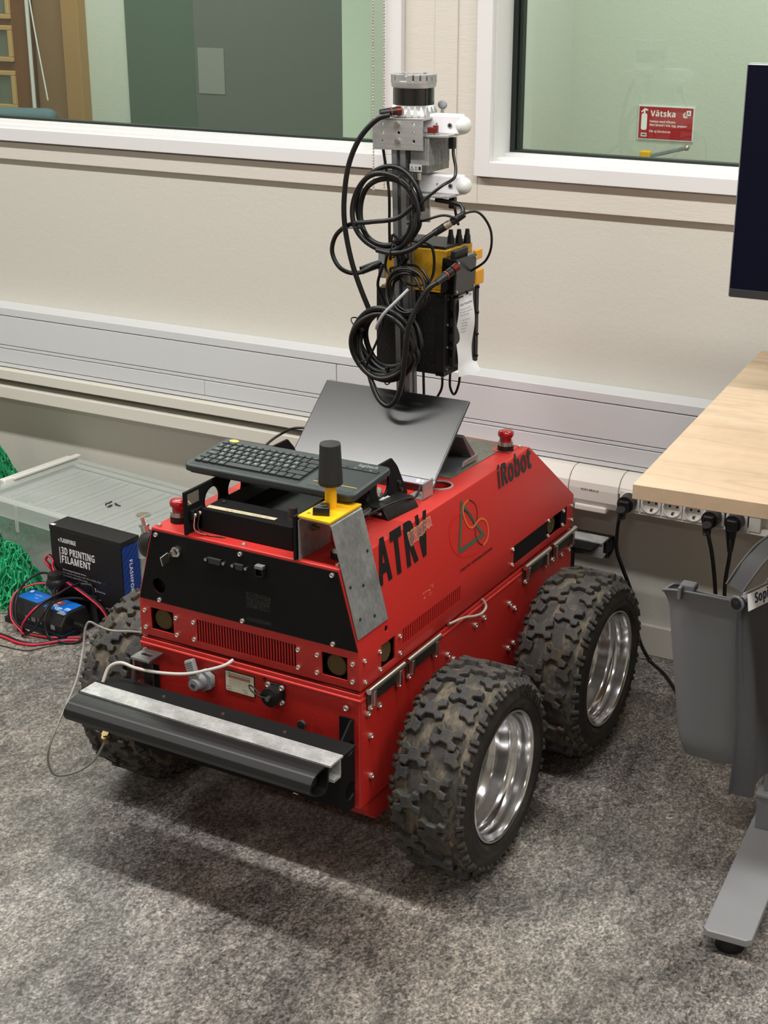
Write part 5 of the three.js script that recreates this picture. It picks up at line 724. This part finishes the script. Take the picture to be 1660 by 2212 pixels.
{
  const t = thing('hanging_bag', 'grey fabric bag hanging flat beside the grey bin', 'bag', [0.795, 0.275, 1.008], 0);
  const nx = 26, ny = 30, g = new THREE.PlaneGeometry(1, 1, nx, ny), p = g.attributes.position, uv = g.attributes.uv; for (let i = 0; i < p.count; i++) { const u = uv.getX(i), v = uv.getY(i), d = u * 0.26; p.setXYZ(i, d * 0.315 + (1 - v) * (0.014 + 0.01 * Math.sin(v * 4 + u * 5) + 0.012 * Math.sin(u * 14)), v * 0.352 - 0.015 * Math.sin(u * 9) * (1 - v) - u * 0.03 * (1 - v), -0.022 - d * 0.95 + 0.004 * Math.sin(v * 7) * (1 - v)); }
  g.computeVertexNormals(); const fab = std(0x4d4d50, 0.85, 0, { side: THREE.DoubleSide, bumpMap: rep(grain, 4, 4), bumpScale: 0.0004 }); mesh('panel', g, fab, t, true);
  for (const [o, zz] of [[0.0, 0.004], [0.009, -0.012]]) mesh('seam', tube(Array.from({ length: 9 }, (_, k) => { const v = k / 8; return [o * 0.4 + (1 - v) * (0.014 + 0.01 * Math.sin(v * 4)), v * 0.352, -0.022 + zz + 0.004 * Math.sin(v * 7) * (1 - v)]; }), 0.0026, 40, 6), std(0x44444a, 0.8), t);
}
{
  const t = thing('name_tag', 'white folded name card hanging over the rod that carries the bag', 'tag', [0.795, 0.632, 1.008], 1.25);
  mesh('card', [at(bx(0, 0.1, -0.026, 0.002, -0.0006, 0.0006), 0.026, 0, 0.004, -0.16), at(bx(0, 0.1, -0.024, 0.002, -0.0006, 0.0006), 0.026, 0, -0.004, 0.16)], M.paper, t); mesh('name', letters('Sopi', 0.0125, 0.037).rotateX(-0.16).translate(0.044, -0.017, 0.0079), std(0x1a2350, 0.5), t);
  const r = thing('hanging_rod', 'grey rod with black core and clear end cap carrying the bag', 'rod', [0.795, 0.628, 1.008], 1.25);
  mesh('rod', at(cyl(0.0045, 0.0045, 0.26, 12), 0.13, 0, 0, 0, 0, PI / 2), M.grey, r); mesh('end_cap', at(new THREE.TorusGeometry(0.0105, 0.0028, 10, 24), 0.004, -0.004, 0, 0, PI / 2), phys(0x9aa2a8, 0.15, 0, { transmission: 0.7, thickness: 0 }), r); mesh('core', at(cyl(0.009, 0.009, 0.014, 20), 0.007, -0.004, 0, 0, 0, PI / 2), M.black, r);
}
// ---------- floor corner by the wall: tub, net, box, charger ----------
{
  const t = thing('storage_tub', 'clear plastic storage tub with ribbed lid and white clip by the wall', 'tub', [-1.39, 0, 0.03], -0.115);
  const L = 0.62, D = 0.372, HT = 0.225, pl = phys(0xf3f6f4, 0.25, 0, { transmission: 0.72, thickness: 0, ior: 1.35, side: THREE.DoubleSide });
  const hullG = []; const c = (x0, x1, z0, z1, y) => [[x0, y, z0], [x1, y, z0], [x1, y, z1], [x0, y, z1]], a = c(0.045, L - 0.045, 0.04, D - 0.04, 0.004), b = c(0.02, L - 0.02, 0.018, D - 0.018, HT - 0.03);
  for (let k = 0; k < 4; k++) { const n = (k + 1) % 4; hullG.push(quad(a[k], a[n], b[n], b[k])); } hullG.push(quad(a[3], a[2], a[1], a[0])); mesh('body', mergeGeometries(hullG), pl, t);
  const ring = (x, y0, y1, w) => [bx(x, L - x, y0, y1, x, x + w, 0.002), bx(x, L - x, y0, y1, D - x - w, D - x, 0.002), bx(x, x + w, y0, y1, x + w, D - x - w, 0.002), bx(L - x - w, L - x, y0, y1, x + w, D - x - w, 0.002)];
  mesh('rim', [...ring(0.004, HT - 0.045, HT - 0.042, 0.016), ...ring(0.003, HT - 0.044, HT, 0.0025)], pl, t);
  mesh('lid', [bx(0.035, L - 0.035, HT - 0.014, HT - 0.0125, 0.04, D - 0.035), ...ring(0.004, HT - 0.002, HT + 0.001, 0.02), bx(0.024, 0.036, HT - 0.013, HT - 0.001, 0.024, D - 0.024), bx(0.024, L - 0.024, HT - 0.013, HT - 0.001, 0.024, 0.04, 0.004), bx(0.024, L - 0.024, HT - 0.013, HT - 0.001, D - 0.037, D - 0.026, 0.003)], pl, t);
  const rib = boxUV(bx(-0.0012, 0.0012, 0, 0.005, 0.05, D - 0.05, 0.0008)), ribEnd = boxUV(bx(0, 0.026, 0, 0.005, D - 0.053, D - 0.05, 0.0008));
  for (let k = 0; k < 7; k++) { const x = 0.075 + k * 0.08; inst('rib', rib, pl, t, [x, HT - 0.0125, 0]); inst('rib', rib, pl, t, [x + 0.026, HT - 0.0125, 0]); inst('rib_end', ribEnd, pl, t, [x, HT - 0.0125, 0]); }
  mesh('post', bx(0.155, 0.168, HT - 0.075, HT - 0.002, D - 0.004, D - 0.001, 0.001), pl, t);
  mesh('clip', [bx(-0.012, 0.008, HT - 0.02, HT + 0.012, 0.02, D - 0.1, 0.006), bx(-0.002, 0.016, HT + 0.004, HT + 0.012, -0.005, D - 0.13, 0.003), bx(-0.02, -0.008, HT - 0.03, HT + 0.008, 0.04, D - 0.105, 0.004)], std(0xeceae2, 0.4), t);
  seed = 12; const deb = []; for (let k = 0; k < 6; k++) deb.push(at(bx(-0.009, 0.009, 0, 0.0025, -0.0016, 0.0016), 0.33 + R(-0.02, 0.03), HT - 0.0124, 0.2 + R(-0.015, 0.02), 0, R(0, 3)));
  mesh('debris', deb, M.darkgrey, t); mesh('stain', at(cyl(0.02, 0.016, 0.001, 9), 0.46, HT - 0.0118, 0.2).scale(1, 1, 1), std(0x8f8a74, 0.8), t);
}
{
  const t = thing('filament_box', 'black cardboard filament box with blue end panel', 'box', [-1.075, 0, 0.508], -0.07);
  const w = 0.239, h = 0.24, d = 0.066; mesh('carton', bx(0, w, 0, h, -d, 0, 0.0012), std(0x0e0e10, 0.45), t); mesh('lid_flap', bx(-0.0006, w + 0.0008, h - 0.012, h + 0.0012, -d, 0.0008, 0.0008), std(0x141416, 0.45), t); mesh('corner_wear', bx(0.003, 0.016, h + 0.0008, h + 0.0018, -0.009, 0.0005), M.paper, t);
  const wt = std(0xe4e4e6, 0.5), Lt = (s, hh, ww, x, y) => letters(s, hh, ww).translate(x, y, 0.0006);
  mesh('print', [Lt('FLASHFORGE', 0.0085, 0.052, 0.036, 0.201), Lt('3D PRINTING', 0.0142, 0.113, 0.036, 0.169), Lt('FILAMENT', 0.0142, 0.098, 0.036, 0.146), bx(0.0295, 0.0315, 0.142, 0.186, 0.0004, 0.001), at(ext([[0, 0.004], [0.006, 0.009], [0.004, 0.004], [0.006, -0.001]], 0.0005), 0.027, 0.2015, 0.0006)], wt, t);
  const sm = canvasTex(1024, 512, (g) => { g.clearRect(0, 0, 1024, 512); g.fillStyle = '#bdbdc0'; g.font = 'bold 36px sans-serif'; g.fillText('3D Printing Filament Series  打印耗材系列', 0, 40, 700); g.font = '32px sans-serif'; g.fillText('PLA / ABS-Pro / PLA-color / Silk / PETG, Flexible, Matte 系列 /', 0, 88, 980); g.fillText('PLA, PLA-Pro, Metal, PETG, Flexible 系列 /', 0, 134, 900); g.strokeStyle = '#d8d8da'; g.lineWidth = 10; g.strokeRect(590, 196, 52, 52); g.beginPath(); g.moveTo(604, 226); g.lineTo(622, 208); g.lineTo(622, 236); g.stroke(); g.fillText('@flashforge', 662, 240); g.font = '28px sans-serif'; g.fillText('Forge Co., Ltd', 560, 370); g.fillText('Zhejiang Zone', 820, 470, 180); });
  mesh('small_print', quad([0.036, 0.045, 0.0009], [0.21, 0.045, 0.0009], [0.21, 0.132, 0.0009], [0.036, 0.132, 0.0009]), std(0xffffff, 0.5, 0, { map: sm, transparent: true }), t, true);
  const bl = canvasTex(256, 768, (g) => { const k = g.createLinearGradient(0, 0, 256, 0); g.fillStyle = '#0c3f96'; g.fillRect(0, 0, 256, 768); g.strokeStyle = '#06204f'; g.lineWidth = 9; for (let i = -300; i < 1100; i += 62) { g.beginPath(); g.moveTo(0, i + 200); g.lineTo(256, i); g.stroke(); } g.save(); g.translate(100, 130); g.rotate(PI / 2); g.fillStyle = '#f2f4f8'; g.font = 'bold 62px sans-serif'; g.fillText('FLASHFORGE  3D', 0, 0, 560); g.restore(); });
  mesh('end_panel', quad([w + 0.0009, 0.003, -0.002], [w + 0.0009, 0.003, -d + 0.002], [w + 0.0009, h - 0.013, -d + 0.002], [w + 0.0009, h - 0.013, -0.002]), std(0xffffff, 0.4, 0, { map: bl }), t, true);
}
{
  const t = thing('battery_charger', 'black battery charger with blue labels on the floor', 'charger', [-1.04, 0, 0.575], -0.1);
  const sec = [[-0.05, 0.006], [-0.05, 0.034], [-0.036, 0.062], [0.03, 0.062], [0.05, 0.036], [0.05, 0.006]];
  mesh('case', [extX(sec, -0.098, 0.098, [], 0.005), bx(-0.105, 0.105, 0.0, 0.012, -0.054, 0.054, 0.003)], std(0x151516, 0.42), t); mesh('blue_seam', bx(-0.1055, 0.1055, 0.0122, 0.0142, -0.0545, 0.0545, 0.0006), std(0x0e2238, 0.4), t);
  const lb = (fn) => std(0xffffff, 0.4, 0, { map: canvasTex(512, 300, (g) => { g.fillStyle = '#0f6fd0'; g.fillRect(0, 0, 512, 300); fn(g); }) });
  mesh('label', quad([0.012, 0.0625, 0.027], [0.088, 0.0625, 0.027], [0.088, 0.0625, -0.033], [0.012, 0.0625, -0.033]), lb(g => { g.fillStyle = '#c9553f'; g.fillRect(0, 60, 230, 90); g.fillStyle = '#eaf2ff'; g.font = 'bold 40px sans-serif'; g.fillText('Charger', 20, 120); g.font = 'bold 120px sans-serif'; g.strokeStyle = '#eaf2ff'; g.lineWidth = 16; for (let k = 0; k < 3; k++) { g.beginPath(); g.arc(270, 190, 24 + k * 26, 0.1 * PI, 0.9 * PI); g.stroke(); } g.fillText('m', 90, 230); g.fillText('m', 380, 230); g.font = '30px sans-serif'; g.fillText('victron energy', 280, 285); }), t, true);
  mesh('label', quad([-0.088, 0.0625, 0.022], [-0.012, 0.0625, 0.022], [-0.012, 0.0625, -0.033], [-0.088, 0.0625, -0.033]), lb(g => { g.fillStyle = '#dfeaff'; g.beginPath(); g.arc(60, 60, 34, 0, 7); g.fill(); g.font = '34px sans-serif'; g.fillText('Blue Smart', 200, 120); g.fillText('IP65', 300, 200); }), t, true);
  for (let k = 0; k < 5; k++) mesh('cable_rib', at(new THREE.TorusGeometry(0.008 - k * 0.0006, 0.0016, 6, 16), 0.106 + k * 0.006, 0.03, 0.008, 0, PI / 2), M.rubber, t); mesh('side_mark', bx(0.06, 0.074, 0.022, 0.034, 0.0495, 0.0505), M.greyPlastic, t); mesh('tape_scrap', bx(0.07, 0.094, 0.061, 0.0632, 0.026, 0.036), M.greyPlastic, t);
  for (let k = 0; k < 3; k++) mesh('side_mark', bx(-0.03 + k * 0.022, -0.016 + k * 0.022, 0.026, 0.036, 0.0498, 0.0506), M.grey, t);
}
const wc = (name, label, pts, r, m) => tag(mesh(name, tube(pts, r, pts.length * 9, 8), m), label, 'cable');
function twin(label, pts, r = 0.0026) { const t = thing('twin_wire', label, 'wire', pts[0]); const p = off(pts, pts[0]); mesh('red_strand', tube(p, r, pts.length * 9, 7), M.redwire, t); mesh('black_strand', tube(p.map(([x, y, z]) => [x + r * 0.9, y + r * 0.5, z - r * 1.6]), r, pts.length * 9, 7), M.cable, t); }
twin('red and black twin wire trailing over the floor away from the charger', [[-1.24, 0.004, 0.7], [-1.095, 0.004, 0.694], [-1.028, 0.004, 0.702], [-0.991, 0.004, 0.694], [-0.968, 0.004, 0.672], [-0.935, 0.006, 0.64], [-0.9, 0.006, 0.62]], 0.0034);
twin('red and black twin wire arching over the charger top', [[-0.9, 0.006, 0.6], [-0.982, 0.006, 0.645], [-1.05, 0.008, 0.655], [-1.03, 0.045, 0.68], [-1.003, 0.085, 0.663], [-1.0, 0.092, 0.585], [-0.99, 0.1, 0.535], [-0.975, 0.1, 0.5], [-0.955, 0.09, 0.492]]);
twin('red and black twin wire bowing around the end of the charger to a high loop', [[-1.035, 0.008, 0.67], [-1.095, 0.035, 0.65], [-1.125, 0.075, 0.6], [-1.1, 0.09, 0.56], [-1.06, 0.095, 0.54], [-1.043, 0.1, 0.53], [-1.073, 0.11, 0.51], [-1.084, 0.13, 0.515], [-1.098, 0.14, 0.512], [-1.093, 0.15, 0.504], [-1.073, 0.143, 0.508], [-1.07, 0.128, 0.515], [-1.04, 0.105, 0.524]]);
twin('red and black twin wire sloping from the plug to the tyre', [[-1.017, 0.1, 0.525], [-0.957, 0.085, 0.535], [-0.91, 0.055, 0.53], [-0.89, 0.03, 0.53], [-0.87, 0.008, 0.54]]);
wc('charger_cord', 'black cord hanging from the round plug across the charger', [[-1.05, 0.105, 0.53], [-1.03, 0.098, 0.555], [-1.0, 0.088, 0.6], [-0.99, 0.075, 0.64], [-1.01, 0.03, 0.66], [-1.045, 0.005, 0.67]], 0.0036, M.cableSoft);
wc('charger_cord', 'black cord looping out of the ribbed end of the charger', [[-0.935, 0.03, 0.585], [-0.905, 0.02, 0.6], [-0.905, 0.005, 0.63], [-0.94, 0.005, 0.65], [-0.985, 0.01, 0.645], [-1.0, 0.05, 0.63], [-1.0, 0.075, 0.6], [-0.984, 0.076, 0.556], [-0.95, 0.06, 0.52], [-0.93, 0.04, 0.52]], 0.0034, M.cableSoft);
wc('charger_cord', 'black cord bowing behind the charger beside the net', [[-1.06, 0.118, 0.532], [-1.1, 0.11, 0.53], [-1.12, 0.095, 0.56], [-1.1, 0.075, 0.62], [-1.085, 0.03, 0.645], [-1.07, 0.006, 0.655]], 0.003, M.cableSoft);
wc('thin_floor_wire', 'hair-thin black wire lying on the floor below the red wire', [[-1.2, 0.002, 0.73], [-1.061, 0.002, 0.731], [-0.982, 0.002, 0.72], [-0.948, 0.002, 0.67], [-0.9, 0.002, 0.62]], 0.0011, M.cable);
{
  const t = thing('round_plug', 'black round mains plug resting on the charger', 'plug', [-1.038, 0.085, 0.542], 0.4); mesh('head', [at(new THREE.SphereGeometry(0.024, 24, 16), 0, 0.02, 0).scale(1, 0.85, 1), at(cyl(0.019, 0.02, 0.012, 24), 0, 0.036, 0)], M.rubber, t); mesh('neck', at(cyl(0.01, 0.006, 0.026, 14), 0.004, -0.002, 0.016, -0.7), M.rubber, t);
  const s = thing('inline_adapter', 'upright black in-line adapter in front of the filament box', 'adapter', [-0.936, 0.006, 0.52]); mesh('body', [at(cyl(0.0115, 0.0125, 0.075, 18), 0, 0.038, 0)], M.rubber, s); mesh('spring_neck', tube([[0, 0.075, 0], [-0.001, 0.09, 0], [-0.006, 0.1, 0.002], [-0.03, 0.102, 0.01]], 0.0045, 24, 8), M.cable, s);
}
tag(mesh('paper_scrap', [bx(0.614, 0.62, 0, 0.002, 0.682, 0.6845), at(bx(-0.004, 0.004, 0, 0.002, -0.0013, 0.0013), 0.6225, 0, 0.681, 0, 0.7)], M.white), 'tiny white paper scrap lying alone on the open floor', 'scrap');
// green fishing net heap
{
  const Hn = (x, z) => (x > -1.42 && z < 0.405 + 0.115 * (x + 1.39)) || (x > -1.09) ? 0 : Math.max(0, 0.33 * Math.exp(-(((x + 1.6) / 0.105) ** 2 + ((z - 0.2) / 0.15) ** 2)) + 0.165 * Math.exp(-(((x + 1.31) / 0.13) ** 2 + ((z - 0.475) / 0.055) ** 2)) + 0.085 * Math.exp(-(((x + 1.19) / 0.06) ** 2 + ((z - 0.5) / 0.035) ** 2)) + 0.2 * Math.exp(-(((x + 1.6) / 0.1) ** 2 + ((z - 0.45) / 0.1) ** 2)) - 0.012);
  const t = thing('fishing_net', 'tangled heap of bright green netting by the clear tub', 'net', [-1.4, 0, 0.5]);
  const g = new THREE.PlaneGeometry(0.85, 0.75, 110, 100).rotateX(-PI / 2), p = g.attributes.position; for (let i = 0; i < p.count; i++) { const x = p.getX(i) - 1.48, z = p.getZ(i) + 0.42; p.setXYZ(i, x + 1.4, Hn(x, z) * 0.9 - 0.008, z - 0.5); } g.computeVertexNormals();
  mesh('under_layer', g, std(0x12985f, 0.8), t);
  seed = 404; const gm = [std(0x12985f, 0.55), std(0x25b67b, 0.5), std(0x0b7a4b, 0.6)], lots = [[], [], []];
  for (let k = 0; k < 2600; k++) {
    let x = -1.8 + 0.8 * rnd(), z = 0.1 + 0.6 * rnd(); if (Hn(x, z) < 0.004) continue; let a = R(0, 6.3), f = k % 2 ? 1 : R(0.15, 1); const pts = [];
    for (let i = 0; i < 13; i++) { const h = Hn(x, z); if (h < 0.002 && i > 3) break; pts.push([x + 1.4, Math.max(0.003, h * f + R(-0.005, 0.016)), z - 0.5 + (1 - f) * 0.05]); a += R(-1.5, 1.5); x += Math.cos(a) * 0.0095; z += Math.sin(a) * 0.0095; }
    if (pts.length > 3) lots[k % 3].push(tube(pts, R(0.0017, 0.0028), pts.length * 3, 5));
  }
  lots.forEach((l, i) => { const o = mesh('strands', l, gm[i], t); o.userData.kind = 'stuff'; });
  wc('net_rope', 'black rope lying across the green net', [[-1.46, 0.17, 0.36], [-1.42, 0.15, 0.45], [-1.38, 0.13, 0.52], [-1.36, 0.12, 0.56], [-1.4, 0.13, 0.58]], 0.006, M.cable);
}
renderer.render(scene, camera);
